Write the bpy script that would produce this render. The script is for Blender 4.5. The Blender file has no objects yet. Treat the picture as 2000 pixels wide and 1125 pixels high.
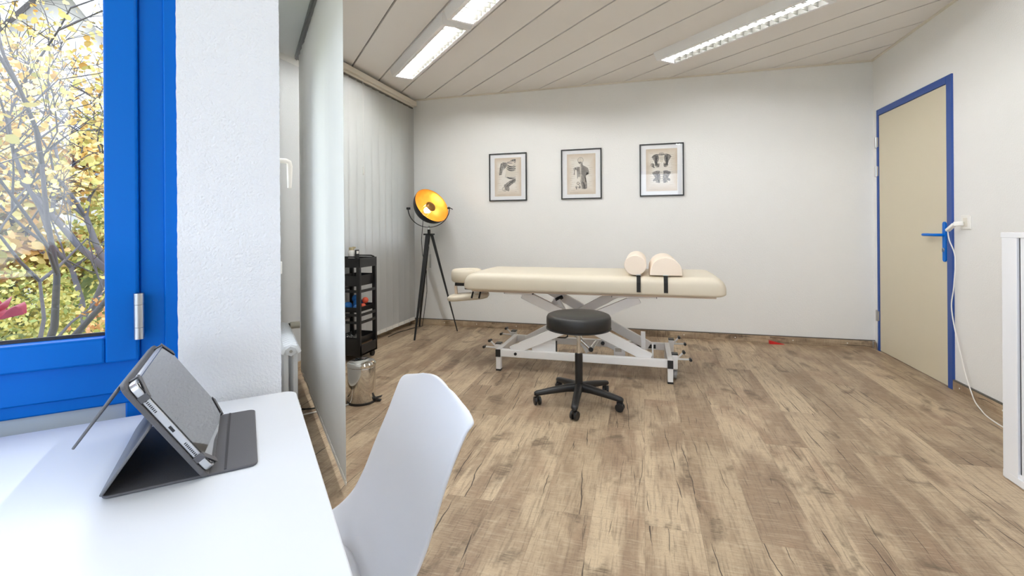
import bpy, bmesh, math, random
from mathutils import Vector, Matrix, noise
from math import pi, sin, cos, radians as R
random.seed(7)
C = bpy.context.scene.collection
SC = bpy.context.scene
Q = math.sqrt(.5)

def F(s, n, z):
    """point in the window-facade frame: s along the facade, n into the room"""
    return Vector((Q*(s+n), Q*(s-n), z))

# ------------------------------------------------------------------ camera
cam_d = bpy.data.cameras.new('camera')
cam = bpy.data.objects.new('camera', cam_d); C.objects.link(cam)
cam_d.sensor_width = 36; cam_d.lens = 920.4/2000*36
cam_d.shift_y = -118.3/2000; cam_d.clip_start = .02; cam_d.clip_end = 200
cam.matrix_world = (Matrix.Translation((0, 0, 1.07)) @ Matrix.Rotation(.271, 4, 'Z')
                    @ Matrix.Rotation(pi/2, 4, 'X') @ Matrix.Rotation(-.007, 4, 'Z'))
SC.camera = cam
# ------------------------------------------------------------------ world, exposure
SC.view_settings.view_transform = 'Standard'; SC.view_settings.look = 'None'
SC.view_settings.gamma = 1; SC.view_settings.use_curve_mapping = False
SC.view_settings.exposure = 1.30
TUBE_L = 140.0          # radiance of the fluorescent tubes
SKY = 2.45
w = bpy.data.worlds.new('overcast_sky'); SC.world = w; w.use_nodes = True
nt = w.node_tree; nt.nodes.clear()
wo = nt.nodes.new('ShaderNodeOutputWorld'); bg = nt.nodes.new('ShaderNodeBackground')
tc = nt.nodes.new('ShaderNodeTexCoord'); nz = nt.nodes.new('ShaderNodeTexNoise'); rp = nt.nodes.new('ShaderNodeValToRGB')
nz.inputs['Scale'].default_value = 2.2; nz.inputs['Detail'].default_value = 4
rp.color_ramp.elements[0].color = (.66, .80, 1.0, 1); rp.color_ramp.elements[1].color = (.86, .92, 1.0, 1)
rp.color_ramp.elements[0].position = .35; rp.color_ramp.elements[1].position = .65
nt.links.new(tc.outputs['Generated'], nz.inputs['Vector']); nt.links.new(nz.outputs['Fac'], rp.inputs['Fac'])
nt.links.new(rp.outputs['Color'], bg.inputs['Color']); nt.links.new(bg.outputs[0], wo.inputs[0])
bg.inputs['Strength'].default_value = SKY
try:
    SC.cycles.sample_clamp_indirect = 6.0; SC.cycles.max_bounces = 10; SC.cycles.diffuse_bounces = 6
    SC.cycles.transparent_max_bounces = 12; SC.cycles.use_denoising = True
    SC.cycles.caustics_reflective = False; SC.cycles.caustics_refractive = False
except Exception:
    pass

# ------------------------------------------------------------------ materials
MATS = {}
def lin(c):
    return tuple((x/255/12.92 if x/255 <= .04045 else ((x/255+.055)/1.055)**2.4) for x in c)
def mat(name, rgb, rough=.5, metal=0, bump=0, bscale=200, var=.04, vscale=6, coat=0, trans=0, emit=None, es=0, spec=.5, sheen=0, bdist=.002):
    """principled material; rgb is sRGB 0-255; a little procedural variation and an optional noise bump"""
    if name in MATS: return MATS[name]
    m = bpy.data.materials.new(name); m.use_nodes = True; t = m.node_tree
    b = t.nodes['Principled BSDF']; c = lin(rgb)
    co = t.nodes.new('ShaderNodeTexCoord'); n1 = t.nodes.new('ShaderNodeTexNoise')
    n1.inputs['Scale'].default_value = vscale; n1.inputs['Detail'].default_value = 5
    mx = t.nodes.new('ShaderNodeMix'); mx.data_type = 'RGBA'
    mx.inputs[6].default_value = (*[x*(1-var) for x in c], 1); mx.inputs[7].default_value = (*[min(1, x*(1+var)) for x in c], 1)
    t.links.new(co.outputs['Object'], n1.inputs['Vector']); t.links.new(n1.outputs['Fac'], mx.inputs[0])
    t.links.new(mx.outputs[2], b.inputs['Base Color'])
    b.inputs['Roughness'].default_value = rough; b.inputs['Metallic'].default_value = metal
    b.inputs['Coat Weight'].default_value = coat; b.inputs['Specular IOR Level'].default_value = spec
    b.inputs['Transmission Weight'].default_value = trans
    if sheen: b.inputs['Sheen Weight'].default_value = sheen
    if emit:
        b.inputs['Emission Color'].default_value = (*emit, 1); b.inputs['Emission Strength'].default_value = es
    if bump:
        n2 = t.nodes.new('ShaderNodeTexNoise'); n2.inputs['Scale'].default_value = bscale; n2.inputs['Detail'].default_value = 3
        bp = t.nodes.new('ShaderNodeBump'); bp.inputs['Strength'].default_value = bump; bp.inputs['Distance'].default_value = bdist
        t.links.new(co.outputs['Object'], n2.inputs['Vector']); t.links.new(n2.outputs['Fac'], bp.inputs['Height'])
        t.links.new(bp.outputs[0], b.inputs['Normal'])
    MATS[name] = m; return m

def glass_mat(name, r0=.1, tint=(1, 1, 1)):
    if name in MATS: return MATS[name]
    m = bpy.data.materials.new(name); m.use_nodes = True; t = m.node_tree; t.nodes.clear()
    N = lambda k: t.nodes.new(k)
    out = N('ShaderNodeOutputMaterial'); mx = N('ShaderNodeMixShader'); tr = N('ShaderNodeBsdfTransparent'); gl = N('ShaderNodeBsdfGlossy')
    g = N('ShaderNodeNewGeometry'); d = N('ShaderNodeVectorMath'); d.operation = 'DOT_PRODUCT'
    ab = N('ShaderNodeMath'); ab.operation = 'ABSOLUTE'; su = N('ShaderNodeMath'); su.operation = 'SUBTRACT'; su.inputs[0].default_value = 1
    pw = N('ShaderNodeMath'); pw.operation = 'POWER'; pw.inputs[1].default_value = 5
    ma = N('ShaderNodeMath'); ma.operation = 'MULTIPLY_ADD'; ma.inputs[1].default_value = 1-r0; ma.inputs[2].default_value = r0
    tr.inputs[0].default_value = (*tint, 1); gl.inputs['Roughness'].default_value = .0
    L = t.links.new
    L(g.outputs['Normal'], d.inputs[0]); L(g.outputs['Incoming'], d.inputs[1]); L(d.outputs['Value'], ab.inputs[0]); L(ab.outputs[0], su.inputs[1])
    L(su.outputs[0], pw.inputs[0]); L(pw.outputs[0], ma.inputs[0]); L(ma.outputs[0], mx.inputs[0]); L(tr.outputs[0], mx.inputs[1]); L(gl.outputs[0], mx.inputs[2])
    L(mx.outputs[0], out.inputs[0]); MATS[name] = m; return m

def fabric_mat(name, rgb, tl=.35):
    """woven blind cloth: diffuse with some translucency and a fine vertical weave"""
    m = bpy.data.materials.new(name); m.use_nodes = True; t = m.node_tree; t.nodes.clear()
    N = lambda k: t.nodes.new(k); L = t.links.new
    out = N('ShaderNodeOutputMaterial'); mx = N('ShaderNodeMixShader'); df = N('ShaderNodeBsdfDiffuse'); tl_ = N('ShaderNodeBsdfTranslucent')
    co = N('ShaderNodeTexCoord'); mp = N('ShaderNodeMapping'); mp.inputs['Scale'].default_value = (260, 260, 3)
    nz = N('ShaderNodeTexNoise'); nz.inputs['Scale'].default_value = 1; nz.inputs['Detail'].default_value = 2
    rp = N('ShaderNodeMix'); rp.data_type = 'RGBA'; c = lin(rgb)
    rp.inputs[6].default_value = (*[x*.975 for x in c], 1); rp.inputs[7].default_value = (*[min(1, x*1.02) for x in c], 1)
    L(co.outputs['Object'], mp.inputs[0]); L(mp.outputs[0], nz.inputs['Vector']); L(nz.outputs['Fac'], rp.inputs[0])
    L(rp.outputs[2], df.inputs[0]); L(rp.outputs[2], tl_.inputs[0]); mx.inputs[0].default_value = tl
    L(df.outputs[0], mx.inputs[1]); L(tl_.outputs[0], mx.inputs[2]); L(mx.outputs[0], out.inputs[0]); MATS[name] = m; return m

def floor_mat(name, scale_w=.19, scale_l=1.28, dark=1.0, axes='xy'):
    m = bpy.data.materials.new(name); m.use_nodes = True; t = m.node_tree; b = t.nodes['Principled BSDF']
    N = lambda k: t.nodes.new(k); L = t.links.new
    def math_(op, a, bb=None, c=None):
        n = N('ShaderNodeMath'); n.operation = op
        for i, v in enumerate((a, bb, c)):
            if v is None: continue
            if hasattr(v, 'node'): L(v, n.inputs[i])
            else: n.inputs[i].default_value = v
        return n.outputs[0]
    def mixc(f, a, bb, bt='MIX'):
        n = N('ShaderNodeMix'); n.data_type = 'RGBA'; n.blend_type = bt
        for i, v in ((0, f), (6, a), (7, bb)):
            if hasattr(v, 'node'): L(v, n.inputs[i])
            else: n.inputs[i].default_value = v if i == 0 else (*v, 1)
        return n.outputs[2]
    def noise_(vec, scale, detail=4, w=None, dist=0, rough=.55):
        n = N('ShaderNodeTexNoise'); n.noise_dimensions = '4D' if w is not None else '3D'
        n.inputs['Scale'].default_value = scale; n.inputs['Detail'].default_value = detail; n.inputs['Roughness'].default_value = rough
        n.inputs['Distortion'].default_value = dist; L(vec, n.inputs['Vector'])
        if w is not None: L(w, n.inputs['W'])
        return n.outputs['Fac']
    def sstep(v, lo, hi):
        n = N('ShaderNodeMapRange'); n.interpolation_type = 'SMOOTHSTEP'; L(v, n.inputs[0])
        n.inputs[1].default_value = lo; n.inputs[2].default_value = hi; return n.outputs[0]
    def stretch(sx, sy):
        mp = N('ShaderNodeMapping'); mp.inputs['Scale'].default_value = (sx, sy, 1); L(co.outputs['Object'], mp.inputs[0]); return mp.outputs[0]
    co = N('ShaderNodeTexCoord')
    if axes != 'xy':                                   # boards that stand upright: across = z, along = the named axis
        sq = N('ShaderNodeSeparateXYZ'); cq = N('ShaderNodeCombineXYZ'); L(co.outputs['Object'], sq.inputs[0]); L(sq.outputs[2], cq.inputs[0]); L(sq.outputs['XYZ'.index(axes[1].upper())], cq.inputs[1])
        class co: outputs = {'Object': cq.outputs[0]}
    rot = N('ShaderNodeMapping'); rot.inputs['Rotation'].default_value = (0, 0, pi/2); L(co.outputs['Object'], rot.inputs[0])
    br = N('ShaderNodeTexBrick'); br.offset = .37; br.offset_frequency = 2; br.squash = 1
    br.inputs['Color1'].default_value = (0, 0, 0, 1); br.inputs['Color2'].default_value = (1, 1, 1, 1); br.inputs['Mortar'].default_value = (.5, .5, .5, 1)
    br.inputs['Scale'].default_value = 1; br.inputs['Mortar Size'].default_value = .0007; br.inputs['Mortar Smooth'].default_value = .2
    br.inputs['Brick Width'].default_value = scale_l; br.inputs['Row Height'].default_value = scale_w
    L(rot.outputs[0], br.inputs['Vector'])
    sep = N('ShaderNodeSeparateColor'); L(br.outputs['Color'], sep.inputs[0]); rnd = sep.outputs[0]
    w = math_('MULTIPLY', rnd, 37.0)
    tone = noise_(stretch(6, 1.6), 1, 5, w, .5, .6)
    patch = noise_(stretch(3.0, 2.2), 1, 3, w, .8)
    grain = noise_(stretch(120, 7), 1, 4, w, .2, .6)
    saw = noise_(stretch(14, 190), 1, 4, w, .1, .6)
    fleck = noise_(stretch(160, 140), 1, 2, w)
    c1 = lin((156, 132, 108)); c2 = lin((204, 182, 152)); c3 = lin((120, 101, 83))
    col = mixc(sstep(tone, .38, .60), c1, c2)
    col = mixc(math_('MULTIPLY', sstep(patch, .50, .68), .55), col, lin((164, 133, 108)))
    col = mixc(math_('MULTIPLY', sstep(rnd, .25, 1.0), .40), col, lin((150, 128, 103)))
    col = mixc(math_('MULTIPLY', sstep(grain, .48, .66), .48), col, c3)
    col = mixc(math_('MULTIPLY', sstep(saw, .50, .68), .34), col, lin((212, 197, 170)))
    col = mixc(math_('MULTIPLY', sstep(saw, .46, .34), .26), col, lin((126, 108, 88)))
    col = mixc(math_('MULTIPLY', sstep(fleck, .52, .70), .22), col, lin((112, 95, 78)))
    dk = noise_(stretch(5.5, 3.2), 1.2, 4, w, .6)
    col = mixc(math_('MULTIPLY', math_("MULTIPLY", sstep(dk, .56, .67), sstep(saw, .30, .62)), .85), col, lin((94, 77, 60)))
    # long splits that run along the grain at a slight slant
    sx = N('ShaderNodeSeparateXYZ'); L(co.outputs['Object'], sx.inputs[0])
    def splits(per, slant, wob, width, mlo, mhi, msx, msy):
        wv = noise_(stretch(9, 3.4), 1, 3, w, .2)
        v = math_('ADD', math_('MULTIPLY', sx.outputs[0], 1/per), math_('MULTIPLY', sx.outputs[1], slant))
        v = math_('ADD', v, math_('MULTIPLY', math_('SUBTRACT', wv, .5), wob)); v = math_('ADD', v, math_('MULTIPLY', rnd, 7.3))
        d = math_('ABSOLUTE', math_('SUBTRACT', math_('FRACT', v), .5))
        mk = noise_(stretch(msx, msy), 1, 2, w)
        wd = math_('MULTIPLY', sstep(mk, mlo, mhi), width)
        return math_('MULTIPLY', math_('LESS_THAN', d, wd), sstep(mk, mlo, mlo+.03))
    crack = splits(.064, 1.0, .85, .032, .49, .63, 8.5, 2.4)
    crack2 = math_('MULTIPLY', splits(.040, -1.5, .9, .040, .545, .68, 11, 4.6), .75)
    # short cross cuts
    ck3 = noise_(stretch(5, 34), 1, 2, w, .3)
    r3 = math_('SUBTRACT', 1, sstep(math_('ABSOLUTE', math_('SUBTRACT', ck3, .5)), .003, .012))
    m3 = sstep(noise_(stretch(7, 5), 1.1, 2, w), .58, .66)
    crack3 = math_('MULTIPLY', math_('MULTIPLY', r3, m3), .4)
    call = math_('MAXIMUM', math_('MAXIMUM', crack, crack2), crack3)
    col = mixc(math_('MULTIPLY', call, .88), col, lin((52, 40, 31)))
    # knots
    vo = N('ShaderNodeTexVoronoi'); vo.inputs['Scale'].default_value = 1; L(stretch(2.1, 1.1), vo.inputs['Vector']); vo.inputs['Randomness'].default_value = 1
    kn = math_('SUBTRACT', 1, sstep(vo.outputs['Distance'], .02, .11))
    col = mixc(math_('MULTIPLY', kn, math_('MULTIPLY', sstep(grain, .3, .6), .6)), col, lin((92, 72, 55)))
    col = mixc(math_('MULTIPLY', br.outputs['Fac'], .30), col, lin((70, 56, 44)))
    hs = N('ShaderNodeHueSaturation'); hs.inputs['Value'].default_value = dark; hs.inputs['Saturation'].default_value = 1.0; L(col, hs.inputs['Color'])
    L(hs.outputs[0], b.inputs['Base Color'])
    b.inputs['Roughness'].default_value = .48; b.inputs['Specular IOR Level'].default_value = .35
    bp = N('ShaderNodeBump'); bp.inputs['Strength'].default_value = .25; bp.inputs['Distance'].default_value = .002
    hgt = math_('SUBTRACT', math_('MULTIPLY', grain, .3), math_('MAXIMUM', call, br.outputs['Fac']))
    L(hgt, bp.inputs['Height']); L(bp.outputs[0], b.inputs['Normal'])
    MATS[name] = m; return m

def leaf_mat(name, stops, rough=.6):
    m = bpy.data.materials.new(name); m.use_nodes = True; t = m.node_tree; b = t.nodes['Principled BSDF']
    g = t.nodes.new('ShaderNodeNewGeometry'); r = t.nodes.new('ShaderNodeValToRGB')
    e = r.color_ramp.elements
    while len(e) < len(stops): e.new(.5)
    for i, c in enumerate(stops):
        e[i].position = i/(len(stops)-1); e[i].color = (*lin(c), 1)
    t.links.new(g.outputs['Random Per Island'], r.inputs['Fac']); t.links.new(r.outputs[0], b.inputs['Base Color'])
    b.inputs['Roughness'].default_value = rough; MATS[name] = m; return m

M_wall = mat('white_plaster', (236, 235, 232), .85, bump=.7, bscale=170, var=.012, bdist=.003)
M_pier = mat('coarse_white_plaster', (247, 248, 250), .85, bump=.6, bscale=230, var=.012, bdist=.005)
M_soffit = mat('smooth_white_paint', (226, 228, 226), .8, var=.01)
M_panel = mat('beige_ceiling_board', (232, 228, 223), .8, bump=.12, bscale=500, var=.03, vscale=1.5)
M_gap = mat('dark_gap', (120, 112, 104), .9)
M_trim = mat('beige_metal_trim', (226, 219, 205), .5)
M_floor = floor_mat('rustic_oak_vinyl', dark=.93)
M_base = floor_mat('oak_baseboard_vinyl', .5, 3.0, .9, 'zx')
M_base2 = floor_mat('oak_baseboard_vinyl_side', .5, 3.0, .9, 'zy')
M_seal = mat('grey_seal', (92, 88, 80), .7)
M_blue = mat('blue_window_paint', (0, 108, 204), .38, var=.02, spec=.16)
M_bluedoor = mat('blue_door_paint', (38, 76, 150), .4, var=.02)
M_doorleaf = mat('cream_door_laminate', (212, 202, 178), .55, bump=.08, bscale=600, var=.015)
M_glass = glass_mat('window_glass', .03)
M_picglass = glass_mat('picture_glass', .03)
M_steel = mat('brushed_steel', (196, 196, 194), .3, metal=1)
M_chrome = mat('chrome', (215, 214, 210), .08, metal=1)
M_rubber = mat('rubber_gasket', (40, 40, 42), .6)
M_white = mat('white_lacquer', (240, 241, 244), .28, var=.01)
M_desk = mat('white_desk_laminate', (229, 232, 238), .33, var=.01)
M_shell = mat('white_plastic_shell', (236, 238, 244), .3, var=.008)
M_cushion = mat('white_leatherette', (226, 227, 232), .45, var=.02)
M_wmetal = mat('white_powder_coat', (238, 237, 236), .35, var=.01)
M_cream = mat('cream_vinyl', (216, 206, 186), .42, bump=.06, bscale=900, var=.02)
M_black = mat('black_plastic', (30, 29, 29), .42, var=.1)
M_blacksat = mat('black_leatherette', (33, 32, 31), .42, bump=.2, bscale=700, var=.1)
M_blackmetal = mat('black_metal', (28, 27, 27), .5, var=.1)
M_strap = mat('black_webbing', (34, 33, 32), .8, bump=.3, bscale=900)
M_case = mat('grey_case_leatherette', (92, 91, 94), .62, bump=.25, bscale=900, var=.05)
M_caseout = mat('grey_case_outside', (108, 109, 113), .55, bump=.25, bscale=900, var=.05)
M_ipad = mat('silver_aluminium', (205, 207, 212), .3, metal=.7)
M_screen = mat('dark_screen_glass', (26, 25, 30), .03, spec=.9, coat=1)
M_wplastic = mat('white_plastic', (238, 236, 230), .4, var=.01)
M_blind = fabric_mat('blind_cloth', (222, 222, 220), .48)
M_red = mat('red_rubber', (206, 40, 38), .45)
M_ground = mat('autumn_lawn', (140, 142, 104), .95, var=.35, vscale=.6)
M_bark = mat('grey_bark', (72, 68, 70), .9, bump=.5, bscale=60, var=.25)

# ------------------------------------------------------------------ mesh builder
RM = {}   # world matrix of things, by object
class MB:
    def __init__(s): s.bm = bmesh.new(); s.mi = 0
    def _f(s, vs):
        try:
            f = s.bm.faces.new(vs); f.material_index = s.mi; return f
        except ValueError: return None
    def box(s, c, d, M=None):
        M = M or Matrix(); c = Vector(c); v = []
        for x in (-.5, .5):
            for y in (-.5, .5):
                for z in (-.5, .5): v.append(s.bm.verts.new(M @ (c+Vector((x*d[0], y*d[1], z*d[2])))))
        for f in ((0, 1, 3, 2), (4, 6, 7, 5), (0, 4, 5, 1), (2, 3, 7, 6), (0, 2, 6, 4), (1, 5, 7, 3)): s._f([v[i] for i in f])
        return s
    def b2(s, lo, hi, M=None):
        lo = Vector(lo); hi = Vector(hi); d = hi-lo
        return s.box((lo+hi)/2, (abs(d.x), abs(d.y), abs(d.z)), M)
    def bar(s, p, q, w, h, up=(0, 0, 1)):
        p = Vector(p); q = Vector(q); t = (q-p).normalized(); u = Vector(up)
        a = t.cross(u).normalized(); u = a.cross(t).normalized()
        M = Matrix((( t.x, a.x, u.x, 0), (t.y, a.y, u.y, 0), (t.z, a.z, u.z, 0), (0, 0, 0, 1)))
        return s.box((0, 0, 0), ((q-p).length, w, h), Matrix.Translation((p+q)/2) @ M)
    def rings(s, rings, close=True, cap0=True, cap1=True):
        vs = [[s.bm.verts.new(p) for p in r] for r in rings]; n = len(vs[0])
        for a, b in zip(vs, vs[1:]):
            for i in range(n if close else n-1): s._f([a[i], a[(i+1) % n], b[(i+1) % n], b[i]])
        if close and cap0: s._f(vs[0][::-1])
        if close and cap1: s._f(vs[-1])
        return s
    def tube(s, pts, r, seg=10, cap=True, flat=1.0):
        pts = [Vector(p) for p in pts]; n = len(pts); rr = r if isinstance(r, (list, tuple)) else [r]*n
        t0 = (pts[1]-pts[0]).normalized(); a = t0.orthogonal().normalized(); R_ = []
        for i, p in enumerate(pts):
            t = ((pts[min(i+1, n-1)]-p).normalized()+(p-pts[max(i-1, 0)]).normalized())
            t = t.normalized() if t.length > 1e-6 else t0
            a = (a-t*a.dot(t)).normalized(); b = t.cross(a)
            R_.append([p+(a*cos(2*pi*k/seg)+b*sin(2*pi*k/seg)*flat)*rr[i] for k in range(seg)])
        return s.rings(R_, True, cap, cap)
    def cyl(s, p, q, r, seg=16, r2=None): return s.tube([p, q], [r, r if r2 is None else r2], seg)
    def lathe(s, prof, seg=32, M=None, cap0=True, cap1=True):
        M = M or Matrix()
        return s.rings([[M @ Vector((r*cos(2*pi*k/seg), r*sin(2*pi*k/seg), z)) for k in range(seg)] for r, z in prof], True, cap0, cap1)
    def prism(s, poly, z0, z1, M=None):
        M = M or Matrix()
        return s.rings([[M @ Vector((x, y, z0)) for x, y in poly], [M @ Vector((x, y, z1)) for x, y in poly]])
    def grid(s, fn, nu, nv):
        vs = [[s.bm.verts.new(fn(i/nu, j/nv)) for j in range(nv+1)] for i in range(nu+1)]
        for i in range(nu):
            for j in range(nv): s._f([vs[i][j], vs[i+1][j], vs[i+1][j+1], vs[i][j+1]])
        return s
    def ball(s, c, r, seg=16, sc=(1, 1, 1)):
        c = Vector(c)
        return s.rings([[c+Vector((r*sc[0]*sin(a)*cos(2*pi*k/seg), r*sc[1]*sin(a)*sin(2*pi*k/seg), -r*sc[2]*cos(a))) for k in range(seg)]
                        for a in [pi*(.03+.94*i/(seg//2)) for i in range(seg//2+1)]])
    def poly(s, pts): s._f([s.bm.verts.new(Vector(p)) for p in pts]); return s
    def build(s, name, mats, parent=None, bevel=0, seg=2, smooth=True, sub=0, solid=0, ang=38, recalc=True):
        if recalc: bmesh.ops.recalc_face_normals(s.bm, faces=s.bm.faces)
        Mi = RM.get(parent.name, Matrix()).inverted() if parent else Matrix()
        if parent: s.bm.transform(Mi)
        me = bpy.data.meshes.new(name); s.bm.to_mesh(me); s.bm.free()
        for m in (mats if isinstance(mats, (list, tuple)) else [mats]): me.materials.append(m)
        if smooth:
            me.polygons.foreach_set('use_smooth', [True]*len(me.polygons)); me.set_sharp_from_angle(angle=R(ang))
        o = bpy.data.objects.new(name, me); C.objects.link(o)
        if parent: o.parent = parent; RM[o.name] = RM.get(parent.name, Matrix())
        if solid:
            k = o.modifiers.new('thickness', 'SOLIDIFY'); k.thickness = solid; k.offset = 0
        if bevel:
            k = o.modifiers.new('bevel', 'BEVEL'); k.width = bevel; k.segments = seg; k.limit_method = 'ANGLE'; k.angle_limit = R(40)
            k.harden_normals = False
        if sub:
            k = o.modifiers.new('subdivision', 'SUBSURF'); k.levels = sub; k.render_levels = sub
        return o

def thing(name, label, cat, loc=(0, 0, 0), rz=0, group=None):
    o = bpy.data.objects.new(name, None); C.objects.link(o); o.location = loc; o.rotation_euler = (0, 0, rz); o.empty_display_size = .05
    RM[o.name] = Matrix.Translation(loc) @ Matrix.Rotation(rz, 4, 'Z')
    return tag(o, label, cat, group)
def tag(o, label, cat, group=None):
    o['label'] = label; o['category'] = cat
    if group: o['group'] = group
    return o
def struct(o, label=None):
    o['kind'] = 'structure'
    if label: o['label'] = label
    return o
def sroot(name, loc, label=None):
    o = bpy.data.objects.new(name, None); C.objects.link(o); o.location = loc; RM[o.name] = Matrix.Translation(loc); return struct(o, label)

# ================================================================== THE ROOM
XL, XR, YB, YR, H = -2.534, 1.933, 4.786, -2.2, 2.5
NW = -1.08                       # facade plane (n)
S2 = .062                        # plane of the bay window wall (s)
FM = Matrix(((Q, Q, 0, 0), (Q, -Q, 0, 0), (0, 0, 1, 0), (0, 0, 0, 1)))      # (s, n, z) -> world

def wall_panels(m, a0, a1, ops, put):
    """wall strip from a0 to a1 with rectangular openings (b0, b1, z0, z1); put(lo, hi, z0, z1) adds one block"""
    x = a0
    for b0, b1, z0, z1 in sorted(ops):
        if b0 > x: put(x, b0, 0, H+.1)
        if z0 > 0: put(b0, b1, 0, z0)
        if z1 < H: put(b0, b1, z1, H+.1)
        x = b1
    if x < a1: put(x, a1, 0, H+.1)

# floor
PLAN = [(-2.75, 5.0), (-2.75, 2.524), (-1.032, .806), (-4.24, -2.4), (2.2, -2.4), (2.2, 5.0)]
f = MB(); f.prism(PLAN, -.12, 0); struct(f.build('floor', M_floor, smooth=False))
# ceiling: boards running diagonally, with open joints and a backing
m = MB(); m.prism(PLAN, H+.022, H+.1); m.mi = 0
for k in range(-12, 22):
    s0 = .826+.3035*k+.007; s1 = s0+.3035-.014
    m.mi = 1; mm = MB(); mm.mi = 1; mm.b2((s0, -6.6, H), (s1, 5.2, H+.02), FM)
    for co_, no in (((XR+.02, 0, 0), (1, 0, 0)), ((0, YB+.02, 0), (0, 1, 0)), ((0, YR-.02, 0), (0, -1, 0)), ((XL-.02 if s0 > -1.2 else -4.1, 0, 0), (-1, 0, 0))):
        bmesh.ops.bisect_plane(mm.bm, geom=mm.bm.verts[:]+mm.bm.edges[:]+mm.bm.faces[:], plane_co=co_, plane_no=no, clear_outer=True)
    if s1 < S2+.02:
        bmesh.ops.bisect_plane(mm.bm, geom=mm.bm.verts[:]+mm.bm.edges[:]+mm.bm.faces[:], plane_co=F(0, NW-.02, 0), plane_no=(-Q, Q, 0), clear_outer=True)
    me = bpy.data.meshes.new('tmp'); mm.bm.to_mesh(me); mm.bm.free(); m.bm.from_mesh(me); bpy.data.meshes.remove(me)
struct(m.build('ceiling', [M_gap, M_panel], smooth=False, recalc=False))
# walls
m = MB(); m.b2((XL-.25, YB, 0), (XR+.25, YB+.2, H+.1)); struct(m.build('wall_back', M_wall, smooth=False))
DY0, DY1, DZ = 3.70, 4.695, 2.045           # door opening
m = MB(); wall_panels(m, YR-.2, YB, [(DY0, DY1, 0, DZ)], lambda a, b, z0, z1: m.b2((XR, a, z0), (XR+.25, b, z1)))
struct(m.build('wall_right', M_wall, smooth=False))
W3 = (3.32, 4.52, .92, 2.22)                # window behind the far blind
YF = 2*Q*S2-XL                              # corner of left wall and bay wall
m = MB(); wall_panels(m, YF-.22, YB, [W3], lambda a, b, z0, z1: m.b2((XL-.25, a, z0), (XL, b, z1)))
struct(m.build('wall_left', mat('shade_toned_plaster', (196, 198, 198), .85, bump=.7, bscale=170, var=.012, bdist=.003), smooth=False))  # white plaster greyed: the shade of the bay is put into its colour
WR = ((-3.25, -1.65, .70, 2.40), (-1.40, .88, .70, 2.40))     # two windows behind the camera
m = MB(); wall_panels(m, -4.0, XR+.25, WR, lambda a, b, z0, z1: m.b2((a, YR-.2, z0), (b, YR, z1))); struct(m.build('wall_rear', M_wall, smooth=False))
W2 = (-3.00, -1.70, .52, 2.06)              # bay window (n range, z range)
m = MB(); wall_panels(m, -3.72, NW-.2, [W2], lambda a, b, z0, z1: m.b2((S2-.22, a, z0), (S2, b, z1), FM))
struct(m.build('wall_bay', M_wall, smooth=False))
W1 = (-3.3, -.112, 0.0, 2.32)               # big facade window (s range)
m = MB(); wall_panels(m, -4.4, -.112, [W1], lambda a, b, z0, z1: m.b2((a, NW-.22, z0), (b, NW, z1), FM))
struct(m.build('wall_window', M_pier, smooth=False))
# the pier between the two windows: coarse plaster, with a slightly ragged surface
m = MB(); pz = .008
def pier(u, v):
    a = u*(.174+.06); z = -.0+v*(H+.05)
    if a < .03: s_, n_ = -.112, NW-.03+a
    elif a < .03+.174: s_, n_ = -.112+(a-.03), NW
    else: s_, n_ = S2, NW-(a-.204)
    e = noise.noise(Vector((s_*140, n_*140, z*140)))*.0009+noise.noise(Vector((s_*60, n_*60, z*60)))*.0007
    k = .7071 if (abs(a-.03) < .004 or abs(a-.204) < .004) else 1
    if a < .03+.004: s_ -= e*k
    if .026 < a < .208: n_ += e*k
    if a > .2: s_ += e*k
    return F(s_, n_, z)
m.grid(pier, 39, 420); m.b2((-.111, NW-.22, 0), (S2-.002, NW-.004, H+.05), FM)
struct(m.build('wall_pier', M_pier, ang=80, recalc=False))
# soffit over the bay, fascia at its room side
m = MB(); m.b2((S2, -4.0, 2.345), (.335, -2.02, H+.01), FM)
bmesh.ops.bisect_plane(m.bm, geom=m.bm.verts[:]+m.bm.edges[:]+m.bm.faces[:], plane_co=(XL, 0, 0), plane_no=(-1, 0, 0), clear_outer=True)
struct(m.build('trim_1', M_soffit, smooth=False))
# cove under the soffit on the left wall, ceiling angles on back and right wall
m = MB(); m.prism([(0, 0), (.028, .034), (0, .034)], 2.70, 3.22, Matrix(((1, 0, 0, XL), (0, 0, 1, 0), (0, 1, 0, 2.311), (0, 0, 0, 1)))); struct(m.build('trim_2', M_soffit, smooth=False))
m = MB(); m.b2((XL, YB-.018, H-.012), (XR, YB, H+.001)); struct(m.build('trim_3', M_trim, smooth=False))
m = MB(); m.b2((XR-.018, YR, H-.012), (XR, YB-.018, H+.001)); struct(m.build('trim_4', M_trim, smooth=False))
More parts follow.
